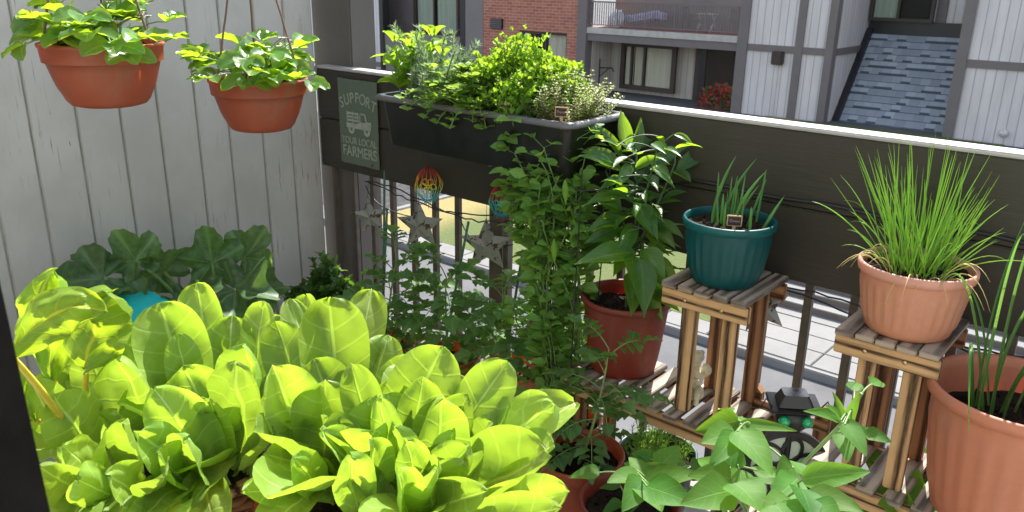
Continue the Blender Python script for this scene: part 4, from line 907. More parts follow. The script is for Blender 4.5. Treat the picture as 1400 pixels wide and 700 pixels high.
strawberry((-1.88, -.985, 1.218), 'strawberry plant filling the nearer hanging pot at the top left', 31); strawberry((-1.942, -.565, 1.104), 'strawberry plant with white blossoms in the farther hanging pot', 33)
# ---- pepper
random.seed(41); o = plant('pepper_plant', (-1.045, -.115, .58), 'glossy pepper plant with drooping dark lower leaves and sunlit top leaves', 'vegetable plant'); f, s, fl = MB(), MB(), MB()
CAMD = V(.72, -.62, .32)
def lift(A, B, W, prof, bow=.12, nrm=None, mb=None, **k): mb.leaf(A, B, W, nrm if nrm is not None else CAMD * .6 + UP * .8 + rv(.35), bow, prof, 5, 14, **k)
for A, B, Wd in PEPPER: lift(A, B, Wd * 1.1, 'pepper', random.uniform(.1, .2), None, f, cup=.35, ruf=.015, rf=2)
for k in range(80):
    a = random.uniform(0, 6.28); q = random.uniform(.15, 1.25); z = random.uniform(.70, 1.04); A = V(-1.02 + math.cos(a) * .07 * q, -.13 + math.sin(a) * .06 * q, z); d = V(math.cos(a), math.sin(a) * .7 - .2, random.uniform(-.7, .35)).normalized(); L = random.uniform(.04, .08); PEPPER.append((tuple(A), tuple(A + d * L), L * .34)); A2, B2, W2 = PEPPER[-1]; lift(A2, B2, W2 * 1.15, 'pepper', random.uniform(.1, .25), UP + rv(.5), f, cup=.35, ruf=.015, rf=2)
for k in range(16):
    a = random.uniform(-2.9, .6); A = V(-1.03 + math.cos(a) * .05, -.12 + math.sin(a) * .04, random.uniform(.64, .84)); d = V(math.cos(a) * .8, math.sin(a) * .6 - .1, random.uniform(-.9, -.2)).normalized(); L = random.uniform(.08, .12); PEPPER.append((tuple(A), tuple(A + d * L), L * .42)); lift(A, A + d * L, L * .46, 'pepper', .15, CAMD + UP * .3 + rv(.4), f, cup=.3, ruf=.015, rf=2)
b = V(-1.045, -.115, .575); fk = V(-1.04, -.105, .72); s.tube([b, b.lerp(fk, .5) + V(.004, 0, 0), fk], [.006, .0055, .005], 7); sk = []
for e in ((-1.06, -.10, 1.02), (-.985, -.12, 1.0), (-1.12, -.13, .93), (-.945, -.10, .97), (-1.10, -.16, .83), (-.97, -.16, .82), (-1.03, -.07, .90)):
    pts = bez(fk, fk.lerp(Vector(e), .5) + V(0, 0, .02) + rv(.015), e, 8); s.tube(pts, [.0042 - .0003 * q for q in range(9)], 5); sk += pts
sk += [b.lerp(fk, q) for q in (.4, .7)]
for A, B, Wd in PEPPER:
    A = Vector(A); q = min(sk, key=lambda p: (p - A).length + (0 if p.z < A.z + .01 else .04)); s.tube(bez(q, q.lerp(A, .5) + V(0, 0, .008), A, 5), .0016, 5)
for p in ((-.99, -.12, .955), (-1.055, -.15, .93), (-1.0, -.16, .90)):
    p = Vector(p)
    for i in range(6): d = V(math.cos(i * 1.047), math.sin(i * 1.047), -.3); fl.leaf(p, p + d * .010, .008, UP, .15, 'lance', 1, 3, .2)
put(f, 'foliage', 'pepper', o); put(s, 'stem', 'stemdark', o); put(fl, 'blossom', 'petal', o)
# ---- beans
def beanplant(label, base, tab, stems, seed, mat='bean', extra=7):
    random.seed(seed); o = plant('bean_plant', base, label, 'vegetable plant'); f, s = MB(), MB()
    for A, B, Wd in tab: lift(A, B, Wd * 1.04, 'heart', random.uniform(.08, .18), None, f, cup=.2, ruf=.01, rf=2)
    tab = list(tab)
    for st_ in stems:
        for k in range(extra):
            p = Vector(st_[random.randrange(len(st_) // 3, len(st_))]); a = random.uniform(0, 6.28); A = p + V(math.cos(a), math.sin(a), random.uniform(-.2, .4)) * random.uniform(.03, .06); d = V(math.cos(a), math.sin(a), random.uniform(-.7, .1)).normalized(); L = random.uniform(.04, .07); tab.append((tuple(A), tuple(A + d * L), L * .66)); lift(A, A + d * L, L * .68, 'heart', .14, UP + CAMD * .4 + rv(.35), f, cup=.2, ruf=.012, rf=2)
    for pts in stems: s.tube(pts, .0032, 6)
    for A, B, Wd in tab:
        A = Vector(A); best = min((Vector(p) for st_ in stems for p in st_), key=lambda p: (p - A).length + (0 if p.z < A.z else .05)); s.tube(bez(best, best.lerp(A, .5) + V(0, 0, .01), A, 5), .0017, 5)
    put(f, 'foliage', mat, o); put(s, 'stem', 'stem', o)
def curve(*p): 
    out = []; p = [Vector(q) for q in p]
    for i in range(len(p) - 1): out += [p[i].lerp(p[i + 1], k / 6) for k in range(6)]
    return out + [p[-1]]
beanplant('leafy climbing bean in the foreground before the solar garden ornament', (-.42, -.56, .26), BEAN, [curve((-.44, -.58, .26), (-.50, -.62, .45), (-.50, -.645, .58), (-.475, -.63, .69)), curve((-.40, -.56, .26), (-.42, -.60, .5), (-.395, -.58, .62), (-.352, -.535, .70), (-.335, -.53, .755)), curve((-.42, -.56, .26), (-.42, -.70, .55))], 51)
beanplant('young broad leaved bean in the terracotta pot at the bottom edge', (-.79, -.46, .26), BEANB, [curve((-.79, -.46, .26), (-.76, -.53, .38), (-.74, -.56, .45)), curve((-.79, -.46, .26), (-.70, -.45, .42))], 52)
beanplant('light green leafy plant growing under the slats of the right stand', (-.36, -.12, .14), UNDER, [curve((-.36, -.12, .14), (-.35, -.13, .32), (-.33, -.09, .40)), curve((-.36, -.12, .14), (-.31, -.10, .3)), curve((-.36, -.12, .14), (-.42, -.12, .33))], 53)
# ---- chives and onions
def blades(name, label, cat, c, n, rad, hl, spread, r, mat, seed, tags=(), bias=V(0, 0, 0)):
    random.seed(seed); o = plant(name, c, label, cat); m = MB(); c = Vector(c)
    for k in range(n):
        a = random.uniform(0, 6.28); q = random.random() ** .6; b = c + V(math.cos(a) * q * rad, math.sin(a) * q * rad, 0); L = random.uniform(*hl); th = spread * (.08 + q * random.random() ** 1.2 + (.35 if random.random() < .1 else 0)); a2 = a + random.uniform(-.9, .9)
        d = V(math.cos(a2) * math.sin(th), math.sin(a2) * math.sin(th), math.cos(th)); droop = random.random() ** 2.2 * .9 * min(1, th * 1.5); tip = b + d * L + bias * L; tip.z -= droop * L * .55; ctrl_ = b + d * L * .62; pts = bez(b, ctrl_, tip, 9)
        if pts[-1].y > -.012 and pts[-1].z < 1.09: pts = [V(p.x, min(p.y, -.012 - random.random() * .01), p.z) for p in pts]
        rr_ = r * random.uniform(.75, 1.2); m.tube(pts, [rr_ * x for x in (1, 1, 1, .98, .95, .9, .8, .65, .45, .12)], 5)
    for pts, rr_ in tags: m.tube(bez(*pts, 10), [rr_ * x for x in (1, 1, 1.05, 1.05, 1, 1, .9, .8, .6, .4, .1)], 7)
    put(m, 'blades', mat, o); return o
blades('chive_plant', 'dense tuft of thin bright chives spraying out of the pale salmon pot', 'herb', (-.372, -.158, .852), 165, .056, (.11, .285), .95, .0012, 'chive', 61, bias=V(0, -.06, 0))
blades('onion_plant', 'short green onions standing in the teal pot', 'vegetable plant', (-.768, -.152, .862), 14, .07, (.06, .13), .4, .0028, 'onion', 62, [((V(-.80, -.17, .855), V(-.81, -.16, .93), V(-.775, -.14, 1.02)), .0042), ((V(-.75, -.16, .855), V(-.755, -.17, .92), V(-.70, -.145, 1.0)), .0045), ((V(-.79, -.14, .855), V(-.79, -.14, .93), V(-.75, -.09, 1.01)), .004), ((V(-.765, -.15, .855), V(-.75, -.16, .90), V(-.715, -.14, .965)), .004), ((V(-.70, -.14, .855), V(-.68, -.15, .90), V(-.66, -.13, .95)), .0036)])
random.seed(63); o = plant('leek_plant', (-.20, -.14, .60), 'long strappy onion leaves arching out of the big salmon pot at the right edge', 'vegetable plant'); m = MB()
for A, C, B, Wd in (((-.215, -.14, .60), (-.28, -.22, .98), (-.30, -.30, .88), .012), ((-.22, -.17, .60), (-.22, -.26, 1.02), (-.19, -.30, 1.0), .014), ((-.20, -.15, .60), (-.22, -.2, 1.0), (-.17, -.16, 1.06), .013), ((-.23, -.16, .60), (-.26, -.32, .95), (-.20, -.36, .66), .016), ((-.20, -.16, .60), (-.21, -.22, .86), (-.12, -.20, .96), .014), ((-.19, -.13, .60), (-.15, -.25, .86), (-.10, -.30, .80), .014), ((-.21, -.12, .60), (-.27, -.10, .9), (-.33, -.12, .83), .010), ((-.18, -.16, .60), (-.17, -.16, .80), (-.12, -.22, .68), .012), ((-.23, -.13, .60), (-.25, -.13, .85), (-.22, -.08, .99), .010), ((-.17, -.12, .6), (-.14, -.12, .8), (-.1, -.14, .95), .012)):
    m.leaf(A, B, Wd * .62, CAMD, .0, 'blade', 2, 16, .9, ctrl=C)
put(m, 'blades', 'onion', o)
random.seed(66); m = MB()
for k in range(14):
    a = random.uniform(3.3, 6.1); b = V(-.372 + math.cos(a) * .06, -.158 + math.sin(a) * .06, .852); tip = b + V(math.cos(a) * random.uniform(.05, .11), math.sin(a) * random.uniform(.05, .10), random.uniform(-.05, .05)); m.tube(bez(b, b.lerp(tip, .5) + V(0, 0, random.uniform(.04, .09)), tip, 9), [.0011] * 6 + [.0009, .0007, .0005, .0002], 4)
put(m, 'dry_blades', simple('dry chive straw', (.45, .36, .13), .7), [q for q in bpy.data.objects if q.name == 'chive_plant'][0])
# dill
random.seed(64); o = plant('dill_plant', (-.915, -.125, .18), 'wispy light green dill seedlings in the dark green pot', 'herb'); m = MB(); s = MB()
for k in range(46):
    a = random.uniform(0, 6.28); q = random.random() ** .6 * .07; b = V(-.915 + math.cos(a) * q, -.125 + math.sin(a) * q, .178); tip = b + V(random.uniform(-.035, .035), random.uniform(-.035, .035), random.uniform(.05, .12)); pts = bez(b, b.lerp(tip, .5) + rv(.008), tip, 9); s.tube(pts, .001, 4)
    for i in range(2, 10):
        for h in range(4): d = (rv() + V(0, 0, .6)).normalized(); m.leaf(pts[i], pts[i] + d * random.uniform(.010, .022), .0016, CAMD, .05, 'blade', 1, 2, 0)
put(m, 'foliage', 'dill', o); put(s, 'stem', 'stem', o)
# ---- tomatoes
def tomleaf(f, s, p, d, L, seed_n=5, size=1.):
    d = d.normalized(); tip = p + d * L + V(0, 0, -.32 * L); ctrl_ = p + d * L * .5 + V(0, 0, .12 * L); pts = bez(p, ctrl_, tip, 6); s.tube(pts, [.0018, .0017, .0016, .0015, .0013, .0011, .0009], 4)
    nrm = UP + rv(.35); sd_ = d.cross(UP).normalized()
    f.leaf(pts[-1], pts[-1] + (d * .8 + V(0, 0, -.55)).normalized() * L * .42 * size, L * .46 * size, nrm, .15, 'lobed', 3, 14, .35, .03, 3)
    for i, w_ in ((2, .6), (3, .85), (4, 1.), (5, .7)):
        for sg in (-1, 1):
            dd = (sd_ * sg + d * .45 + V(0, 0, random.uniform(-.6, -.05))).normalized(); q = pts[i] + dd * .004; f.leaf(q, q + dd * L * .38 * w_ * size, L * .36 * w_ * size, nrm, .15, 'lobed', 2, 11, .35, .03, 3)
def tomato(base, h, label, seed, lean=V(0, 0, 0), n=16, LL=(.07, .12), mat='tomato'):
    random.seed(seed); o = plant('tomato_plant', base, label, 'vegetable plant', 'tomatoes along the railing'); f, s = MB(), MB(); b = Vector(base); tp = b + V(0, 0, h) + lean; pts = bez(b, b.lerp(tp, .5) + rv(.025), tp, 16); s.tube(pts, [.005 - .0032 * i / 16 for i in range(17)], 6)
    for k in range(n):
        q = .1 + .9 * k / (n - 1); p = pts[min(16, int(q * 16))]; a = k * 2.4 + random.uniform(-.4, .4); d = V(math.cos(a), math.sin(a) * .8 - .12, random.uniform(.1, .6) + (.6 if q > .85 else 0)); tomleaf(f, s, p, d, random.uniform(*LL) * (1 - .4 * max(0, q - .7)))
    put(f, 'foliage', mat, o); put(s, 'stem', 'stem', o)
tomato((-1.375, -.17, .28), .28, 'staked tomato plant in the mulched pot nearest the pea vine', 71, V(-.02, -.03, 0), 22, (.10, .17))
tomato((-1.59, -.215, .27), .27, 'staked tomato plant in the middle mulched pot below the spotted star', 72, V(-.03, .02, 0), 23, (.10, .17))
tomato((-1.80, -.29, .27), .29, 'staked tomato plant nearest the corner post, below the rusty stars', 73, V(.0, .06, 0), 23, (.10, .17))
tomato((-1.0, -.36, .25), .30, 'low tomato plant in the terracotta pot between the lettuces and the stand', 74, V(.03, .06, 0), 18, (.085, .14))
# ---- pea vine on its cage
C = thing('plant_cage', (-1.16, -.20, .21), 'thin black wire cage inside the tall pea vine', 'plant cage'); m = MB()
for z in (.42, .58, .74, .90): m = MB(); m.tube([(-1.16 + .075 * math.cos(k / 24 * 6.2832), -.18 + .065 * math.sin(k / 24 * 6.2832), z) for k in range(25)], .0016, 5); put(m, 'ring', 'wire', C)

for k in range(4): a = .6 + k * 1.571; m = MB(); m.tube([(-1.16 + .05 * math.cos(a), -.19 + .05 * math.sin(a), .205), (-1.16 + .075 * math.cos(a), -.18 + .065 * math.sin(a), .95)], .0018, 5); put(m, 'upright', 'wire', C)
random.seed(81); o = plant('pea_vine', (-1.16, -.20, .22), 'tall bushy pea vine climbing past the window box rim in front of the railing', 'vegetable plant'); f, s, pd = MB(), MB(), MB()
for k in range(34):
    a = random.uniform(0, 6.28); b = V(-1.16 + .05 * math.cos(a), -.19 + .05 * math.sin(a), .22); hh = random.uniform(.62, .85) if k > 7 else random.uniform(.2, .5); pts = []; ph = random.random() * 6.28
    for i in range(22):
        q = i / 21; spread = .034 + .05 * q ** 1.6; pts.append(V(b.x * (1 - q) + q * (-1.258 + spread * 1.25 * math.cos(a + 1.5 * math.sin(ph + q * 4))), b.y * (1 - q) + q * (-.185 + spread * math.sin(a + 1.5 * math.sin(ph + q * 4))), b.z + hh * q) + rv(.0045))
    s.tube(pts, .0017, 4)
    for i in range(2, 22):
        dens = 2 if pts[i].z > .66 else 1
        for _ in range(dens):
            a2 = random.uniform(0, 6.28); d = V(math.cos(a2), math.sin(a2), random.uniform(.0, .7)).normalized(); st_ = pts[i] + d * random.uniform(.015, .04); s.tube([pts[i], st_], .0009, 3, cap=False)
            for h in (-1, 1):
                dd = (d + V(-d.y, d.x, 0) * h * .9 + V(0, 0, random.uniform(-.5, .3))).normalized(); L = random.uniform(.026, .048); f.leaf(st_, st_ + dd * L, L * .72, UP * .7 + d * .6 + rv(.4), .12, 'ovate', 2, 5, .3)
    if k % 3 == 0: p = pts[-5]; m2 = bez(p, p + V(.03, -.03, .06), p + V(.05, -.05, .02), 8); s.tube(m2, .0007, 3)
for p in ((-1.14, -.27, .93), (-1.16, -.28, .78), (-1.24, -.28, .85)): p = Vector(p); pd = MB(); pd.leaf(p, p + V(.012, -.01, -.06), .013, CAMD, .1, 'lance', 3, 8, -.6); put(pd, 'pod', 'basil', o)
put(f, 'foliage', 'pea', o); put(s, 'stem', 'stem', o)
# ---- dark shrub in the corner
random.seed(91); o = plant('leafy_shrub', (-2.2, -.2, .21), 'dense dark small leaved shrub in the corner by the post', 'shrub'); f, s = MB(), MB()
for k in range(120):
    a = random.uniform(0, 6.28); q = random.random() ** .6; tip = V(-2.17 + math.cos(a) * q * .17, -.22 + math.sin(a) * q * .13, .26 + (1 - q * .7) * random.uniform(.09, .25)); b = V(-2.2, -.2, .21); pts = bez(b, b.lerp(tip, .5) + V(0, 0, .04), tip, 8); s.tube(pts, .0016, 4)
    for i in range(2, 9):
        for h in range(4): d = (rv() + V(0, 0, .3)).normalized(); L = random.uniform(.02, .034); f.leaf(pts[i], pts[i] + d * L, L * .62, UP + rv(.6), .15, 'ovate', 2, 5, .35)
put(f, 'foliage', 'shrub', o); put(s, 'stem', 'stemdark', o)
# ---- zucchini
random.seed(95); o = plant('zucchini_plant', (-2.2, -.6, .23), 'zucchini with large ragged dark leaves against the board wall, one leaf sunlit', 'vegetable plant'); f, s = MB(), MB()
for k, (P, D, N, rd) in enumerate((((-2.16, -.86, .555), (-.2, -.5, -.35), (.75, -.35, .55), .12), ((-2.25, -.74, .60), (.1, -.3, .5), (.75, -.5, .4), .10), ((-2.22, -.60, .60), (-.1, .0, .8), (.8, -.5, .3), .115), ((-2.2, -.50, .60), (.1, .5, .5), (.7, -.45, .5), .105), ((-2.10, -.60, .50), (.75, .35, -.1), (.3, -.6, .75), .13), ((-2.18, -.70, .50), (.3, -.3, -.3), (.7, -.5, .5), .10), ((-2.22, -.46, .47), (.2, .6, -.1), (.7, -.5, .5), .10), ((-2.12, -.83, .47), (.2, -.6, -.4), (.6, -.4, .6), .10), ((-2.25, -.95, .50), (-.1, -.6, .0), (.8, -.3, .5), .09), ((-2.1, -.62, .43), (.5, -.2, -.3), (.6, -.5, .6), .09), ((-2.2, -.93, .645), (-.1, -.6, .05), (.7, -.5, .5), .12), ((-2.22, -1.0, .60), (.0, -.7, -.2), (.7, -.5, .5), .11), ((-2.24, -.82, .66), (-.1, -.2, .5), (.7, -.5, .5), .10), ((-2.08, -.74, .56), (.3, -.2, .2), (.5, -.5, .8), .10))):
    P = (P[0], P[1], P[2] - (.055 if k != 4 else .01)); f.palm(P, D, (N[0], N[1], N[2] + .35), rd * 1.04, 5, .32, .24, cup=.2, seed=k * 3.1); s.tube(bez((-2.2, -.6, .23), Vector((-2.2, -.6, .23)).lerp(Vector(P), .55) + V(0, 0, .06), P, 8), .006, 7)
put(f, 'foliage', 'squash', o); put(s, 'stem', 'stem', o)
# ---- lettuces and chard
HEAD = dict(A=((-.70, -1.13, .685), 'foremost romaine lettuce, leaning right over the bottom edge'), B=((-.83, -1.16, .685), 'romaine lettuce in the middle with a tall upright centre leaf'), C=((-1.04, -1.23, .665), 'romaine lettuce with broad folded leaves, before the turquoise bin'), D=((-1.16, -1.32, .665), 'leftmost romaine lettuce beside the black post'))
lo = {k: plant('romaine_lettuce', c, lb, 'lettuce', 'romaine lettuces') for k, (c, lb) in HEAD.items()}; lm = {k: (MB(), MB()) for k in HEAD}
random.seed(7)
for h, A, B_, Wd in LETTUCE:
    f, s = lm[h]; A, B_ = Vector(A), Vector(B_); c = Vector(HEAD[h][0]); low = B_.z - A.z < .04
    A2 = A - (B_ - A) * .32; A2 = A2.lerp(V(c.x, c.y, min(A2.z, c.z + .02)), .35); mid = (A + B_) / 2; out = V(B_.x - c.x, B_.y - c.y, 0)
    nrm = (CAMD * (.9 if not low else .35) + UP * (.35 if not low else 1.) - out.normalized() * .35 + rv(.22)); 
    f.leaf(A2, B_, Wd * 1.16, nrm, random.uniform(-.16, -.02) if not low else random.uniform(.08, .2), 'romaine', 5, 16, random.choice((.1, .25, .4, .6)), random.uniform(.01, .025), random.uniform(1.5, 3.5), wig=.17, roll=random.uniform(-.3, .3), nseed=random.random() * 50)
for h, (c, lb) in HEAD.items():          # inner and outer whorls that fill the head
    f, s = lm[h]; c = Vector(c); nW = 12
    for k in range(nW):
        a = k * 2.4 + random.uniform(-.3, .3); ring = k / nW; el = R(82 - 62 * ring) ; L = .13 + .09 * ring + random.uniform(-.01, .02); d = V(math.cos(a) * math.cos(el), math.sin(a) * math.cos(el), math.sin(el)); b = c + V(math.cos(a), math.sin(a), 0) * .012 * (1 + ring)
        f.leaf(b, b + d * L, L * .50, UP * 1. - V(math.cos(a), math.sin(a), 0) * 1.2, -.12 + .3 * ring, 'romaine', 4, 14, .4, .018, 2, wig=.12, nseed=k)
    s.lathe([(.0, -.02), (.018, -.018), (.02, .01), (.012, .03), (0, .034)], 14, c)
    put(f, 'foliage', 'lettuce', lo[h]); put(s, 'heart', 'lettuce', lo[h])
CH1 = CHARD + ((.62, -.6, .55),)
random.seed(8); o = plant('chard_plant', (-1.17, -1.40, .69), 'rainbow chard with a yellow ribbed leaf arching beside the black post', 'vegetable plant'); f, s = MB(), MB()
for A, C_, B_, Wd, N_ in (CH1, ((-1.12, -1.40, .85), (-1.125, -1.385, .915), (-1.10, -1.36, .965), .10, (.7, -.6, .45)), ((-1.19, -1.42, .82), (-1.21, -1.42, .91), (-1.18, -1.40, .985), .08, (.7, -.6, .4)), ((-1.13, -1.47, .80), (-1.15, -1.52, .88), (-1.10, -1.53, .86), .08, (.6, -.5, .6))):
    A, B_ = Vector(A), Vector(B_); f.leaf(A, B_, Wd, N_, 0, 'round', 6, 18, -.08, .045, 3, ctrl=C_, wig=.4, nseed=random.random() * 9); s.tube(bez((-1.17, -1.40, .69), Vector((-1.17, -1.40, .69)).lerp(A, .5) + V(0, 0, .02), A, 8), [.006, .006, .0055, .0055, .005, .005, .0045, .004, .0035], 7)
put(f, 'foliage', 'chard', o); put(s, 'leaf_rib', 'yellowstem', o)
# ------------------------------------------------------------------ stakes, wires, ornaments
for p, q, lb in (((-1.93, -.20, 0), (-1.945, -.14, .80), 'thin green stake beside the tomato nearest the corner post'), ((-1.62, -.22, .27), (-1.60, -.12, .70), 'thin green stake in the middle mulched pot'), ((-1.85, -.26, .27), (-1.87, -.2, .70), 'thin green stake in the mulched pot nearest the corner post'), ((-1.40, -.19, .28), (-1.39, -.12, .66), 'thin green stake in the mulched pot nearest the pea vine')):
    m = MB(); m.tube([p, q], .0038, 7); o = put(m, 'plant_stake', 'twine'); props(o, lb, 'plant stake', 'green plant stakes')
m = MB(); pts = [(-.98, -.004, .905)]
for k in range(1, 30): pts.append((-.98 + k * .043, -.006, .912 + .003 * math.sin(k * .9) - .008 * (k > 14) * (k - 14) / 15))
m.tube(pts, .0042, 8); props(put(m, 'power_cable', 'wire'), 'black cable stapled along the seam of the railing boards', 'cable')
m = MB(); random.seed(17)
for ph in (0, 1.6):
    pts = []; x = -2.2
    while x < .5: pts.append((x, -.008 + .006 * math.sin(x * 9 + ph), .695 + .022 * math.sin(x * 8.3 + ph) - .018 * abs(math.sin(x * 4.1 + ph)) + random.uniform(-.004, .004))); x += .03
    m.tube(pts, .0024, 6)
for x0, x1, zz in ((-1.75, -1.52, .60), (-2.2, -1.95, .66)): m.tube(bez((x0, -.01, .685), ((x0 + x1) / 2 - .06, -.03, zz - .05), (x1, -.01, .62), 12), .002, 5)
props(put(m, 'string_light_wire', 'wire'), 'tangled black string light wire looped below the railing boards', 'wire')
def star(c, r, label, rz=0, tilt=0, mat='starmetal'):
    o = thing('barn_star', c, label, 'star ornament', 'metal stars on the railing', rz); m = MB(); P = []
    for k in range(10): a = math.pi / 2 + k * math.pi / 5 + tilt; q = r if k % 2 == 0 else r * .45; P.append((math.cos(a) * q, 0, math.sin(a) * q))
    for k in range(10): j = (k + 1) % 10; m.quad([(0, -r * .26, 0), P[k], P[j]]); m.quad([(0, .006, 0), P[j], P[k]])
    m.build('star_body', mat, o); m = MB(); m.tube([(P[0][0], P[0][1], P[0][2] - .004), (0, .004, .8 * r + .075)], .0008, 4); m.build('hanging_wire', 'wire', o); return o
star((-2.16, -.03, .585), .068, 'grey metal star nearest the corner post, turned edgewise', .75, .1); star((-1.90, -.035, .607), .085, 'grey metal star half hidden behind the rainbow wind spinner', .45, .05); star((-1.60, -.04, .607), .088, 'rust spotted metal star between the tomato and the pea vine', .55, .02); star((-.735, .003, .635), .075, 'pale metal star behind the left stand top', .6, .2)
def spinner(c, sc_, label, mat, seed):
    random.seed(seed); o = thing('wind_spinner', c, label, 'wind spinner', 'rainbow wire wind spinners', .62); m = MB()
    for k in range(8):
        th = k / 8 * math.pi; ex = random.uniform(.90, 1.0); pts = []
        for i in range(49):
            a = i / 48 * 6.2832; x = .043 * ex * math.sin(a) * (1 - .38 * max(0, math.cos(a)) ** 1.6) * (1 + .06 * math.cos(a * 7 + k)); z = .054 * ex * math.cos(a)
            pts.append((sc_ * x * math.cos(th), sc_ * x * math.sin(th), sc_ * z))
        m.tube(pts, .001, 5)
    for k in range(6):
        a = k * 1.047; m.tube([(sc_ * (.014 + .011 * math.cos(q)) * math.cos(a) - sc_ * .008 * math.sin(q) * math.sin(a), -.012, sc_ * ((.014 + .011 * math.cos(q)) * math.sin(a) + .008 * math.sin(q) * math.cos(a)) - .006) for q in [i / 16 * 6.2832 for i in range(17)]], .0014, 5)
    for k in range(7):
        x = (k - 3) * .006; m.tube([(sc_ * x, -.004, sc_ * (-.05 + abs(k - 3) * .005)), (sc_ * x * 1.1, -.006, sc_ * (-.074 + random.uniform(-.006, .006) + abs(k - 3) * .006))], .0012, 4)
    m.build('wire_rings', mat, o); m = MB(); m.tube([(0, 0, sc_ * .053), (.0, .025, .17)], .0006, 4); m.tube([(0, .025, .17), (0, .034, .172), (0, .0345, .172)], .0016, 4); m.build('hanging_cord', 'wire', o)
spinner((-1.835, -.055, .762), 1.06, 'larger rainbow wire wind spinner with a yellow flower centre', 'rainbow', 3); spinner((-1.53, -.055, .765), .9, 'smaller red and turquoise wire wind spinner beside the pea vine', 'rainbow2', 4)
# ------------------------------------------------------------------ cherub statue
ST = thing('cherub_statue', (-.825, -.145, .4115), 'small cream stone cherub statue sitting on the lower tier of the left stand', 'statue')
me = bpy.data.metaballs.new('statue_meta'); me.resolution = .0042; me.threshold = .55; mo = bpy.data.objects.new('statue_meta', me); COL.objects.link(mo)
def ball(x, y, z, r, sx=1, sy=1, sz=1, rot=None):
    e = me.elements.new(type='ELLIPSOID'); e.co = (x, y, z); e.radius = r * 1.55; e.size_x, e.size_y, e.size_z = sx, sy, sz
    if rot is not None: e.rotation = Euler(rot).to_quaternion()
ball(0, .0, .012, .03, 1.1, 1., .38); ball(0, .002, .047, .024, .95, .8, 1.25); ball(0, .0, .075, .016, 1.1, .8, .8)
ball(0, -.004, .102, .0185, 1., .95, 1.08); ball(0, .004, .111, .0185, 1.05, 1., .85); ball(0, -.022, .099, .0042); ball(-.012, -.014, .094, .006); ball(.012, -.014, .094, .006)
for i in range(16): a = i * 2.4; q = .0165; ball(math.cos(a) * q, .006 + math.sin(a) * q * .9, .109 + .012 * math.sin(i * 1.7), .0062)
for sx in (-1, 1):
    ball(sx * .019, -.018, .030, .0125, .9, 1.5, .85, (0, 0, sx * -.35)); ball(sx * .017, -.036, .022, .0095, .9, 1., 1.2); ball(sx * .018, -.045, .012, .008, .9, 1.5, .6)
    ball(sx * .0225, -.004, .066, .0085, .9, .9, 1.4, (0, sx * .5, 0)); ball(sx * .02, -.018, .055, .0078, .9, 1.3, .9); ball(sx * .009, -.026, .058, .0068)
    ball(sx * .026, .017, .070, .012, 1.3, .5, 1.6, (0, sx * .5, 0)); ball(sx * .026, .02, .080, .008, 1.2, .5, 1.2)
ball(0, -.03, .062, .009, 1.1, .8, .8)
bpy.context.view_layer.update(); dg = bpy.context.evaluated_depsgraph_get(); ms = bpy.data.meshes.new_from_object(mo.evaluated_get(dg)); bpy.data.objects.remove(mo)
for p in ms.polygons: p.use_smooth = True
ms.materials.clear(); ms.materials.append(M['stone']); so_ = bpy.data.objects.new('figure', ms); COL.objects.link(so_); so_.parent = ST; ST.rotation_euler.z = .35
zs = [v.co.z for v in ms.vertices]; k_ = .128 / (max(zs) - min(zs)); ms.transform(Matrix.Translation((0, 0, -min(zs) * k_ + .0)) @ Matrix.Scale(k_, 4))
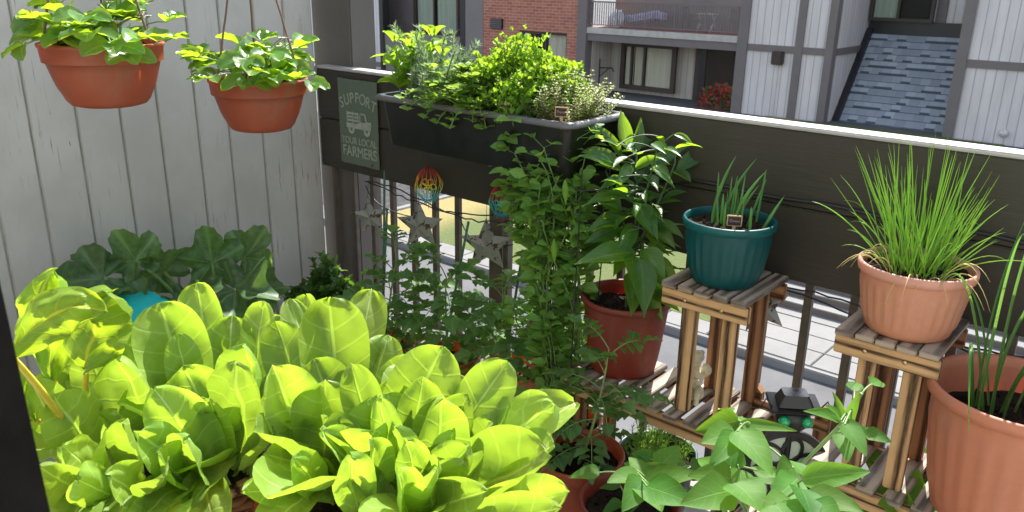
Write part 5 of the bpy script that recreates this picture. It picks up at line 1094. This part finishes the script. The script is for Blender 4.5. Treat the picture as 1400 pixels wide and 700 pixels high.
# ------------------------------------------------------------------ solar owl ornament
O = thing('solar_ornament', (-.553, -.205, .15), 'black metal solar garden ornament with green glass eyes and a pale petal disc', 'garden ornament', None, .62)
m = MB(); m.tube([(0, 0, 0), (0, 0, .30)], .007, 8); m.lathe([(0, 0), (.055, 0), (.055, .008), (.01, .012), (0, .012)], 24); m.build('pole', 'black', O)
m = MB(); m.lathe([(.0, -.004), (.078, -.004), (.084, 0), (.078, .004), (0, .004)], 48); d = m.build('disc_shell', 'shell', O); d.rotation_euler.x = R(90); d.location = (0, .004, .215)
def ring(r0, r1, cx=0, cz=0, ex=1., rot=0, y=-.006, th=.008):
    m = MB(); rows = []
    for rr_, yy in ((r0, y), (r1, y), (r1, y + th), (r0, y + th), (r0, y)):
        row = []
        for k in range(40):
            a = k / 40 * 6.2832; px, pz = rr_ * math.cos(a) * ex, rr_ * math.sin(a); row.append((cx + px * math.cos(rot) - pz * math.sin(rot), yy, cz + px * math.sin(rot) + pz * math.cos(rot)))
        rows.append(row)
    m.grid(rows, None, 0, True, False); return m
ring(.076, .093, 0, .215).build('disc_rim', 'black', O); m = MB()
for k in range(6):
    a = k * 1.047 + .3; q = ring(.017, .0235, .044 * math.cos(a), .215 + .044 * math.sin(a), 1.45, a); off = len(m.v); m.v += q.v; m.f += [tuple(i + off for i in f_) for f_ in q.f]; m.u += q.u; m.mi += q.mi; m.sm += q.sm
q = ring(.011, .019, 0, .215); off = len(m.v); m.v += q.v; m.f += [tuple(i + off for i in f_) for f_ in q.f]; m.u += q.u; m.mi += q.mi; m.sm += q.sm
m.build('petal_frame', 'black', O)
m = MB(); m.lathe([(0, -.026), (.022, -.024), (.036, -.008), (.038, .012), (.034, .026), (0, .028)], 28, (0, 0, .335)); m.build('head', 'black', O)
m = MB(); m.box((0, 0, .371), (.108, .078, .006), Matrix.Rotation(.10, 3, 'X'), 0, None, .002); b_ = len(m.v); m.grid([rr(-.038, .038, -.028, .028, .374, .006), rr(-.026, .026, -.018, .022, .398, .006)], None, 0, True, False); hat = m.build('hat_brim', 'black', O)
m = MB(); m.quad(rr(-.026, .026, -.018, .022, .3982, .006)); m.build('solar_panel', 'solar', hat)
for sx in (-1, 1):
    bm = bmesh.new(); bmesh.ops.create_icosphere(bm, subdivisions=2, radius=.0125); e_ = bpy.data.meshes.new('eye'); bm.to_mesh(e_); bm.free(); e_.materials.append(M['eye']); eo = bpy.data.objects.new('eye', e_); COL.objects.link(eo); eo.parent = O; eo.location = (sx * .024, -.033, .345)
    m = MB(); m.tube([(sx * .05, -.02, .372), (sx * .064, -.02, .39), (sx * .072, -.02, .372)], .0022, 5); m.build('feather', 'black', O)
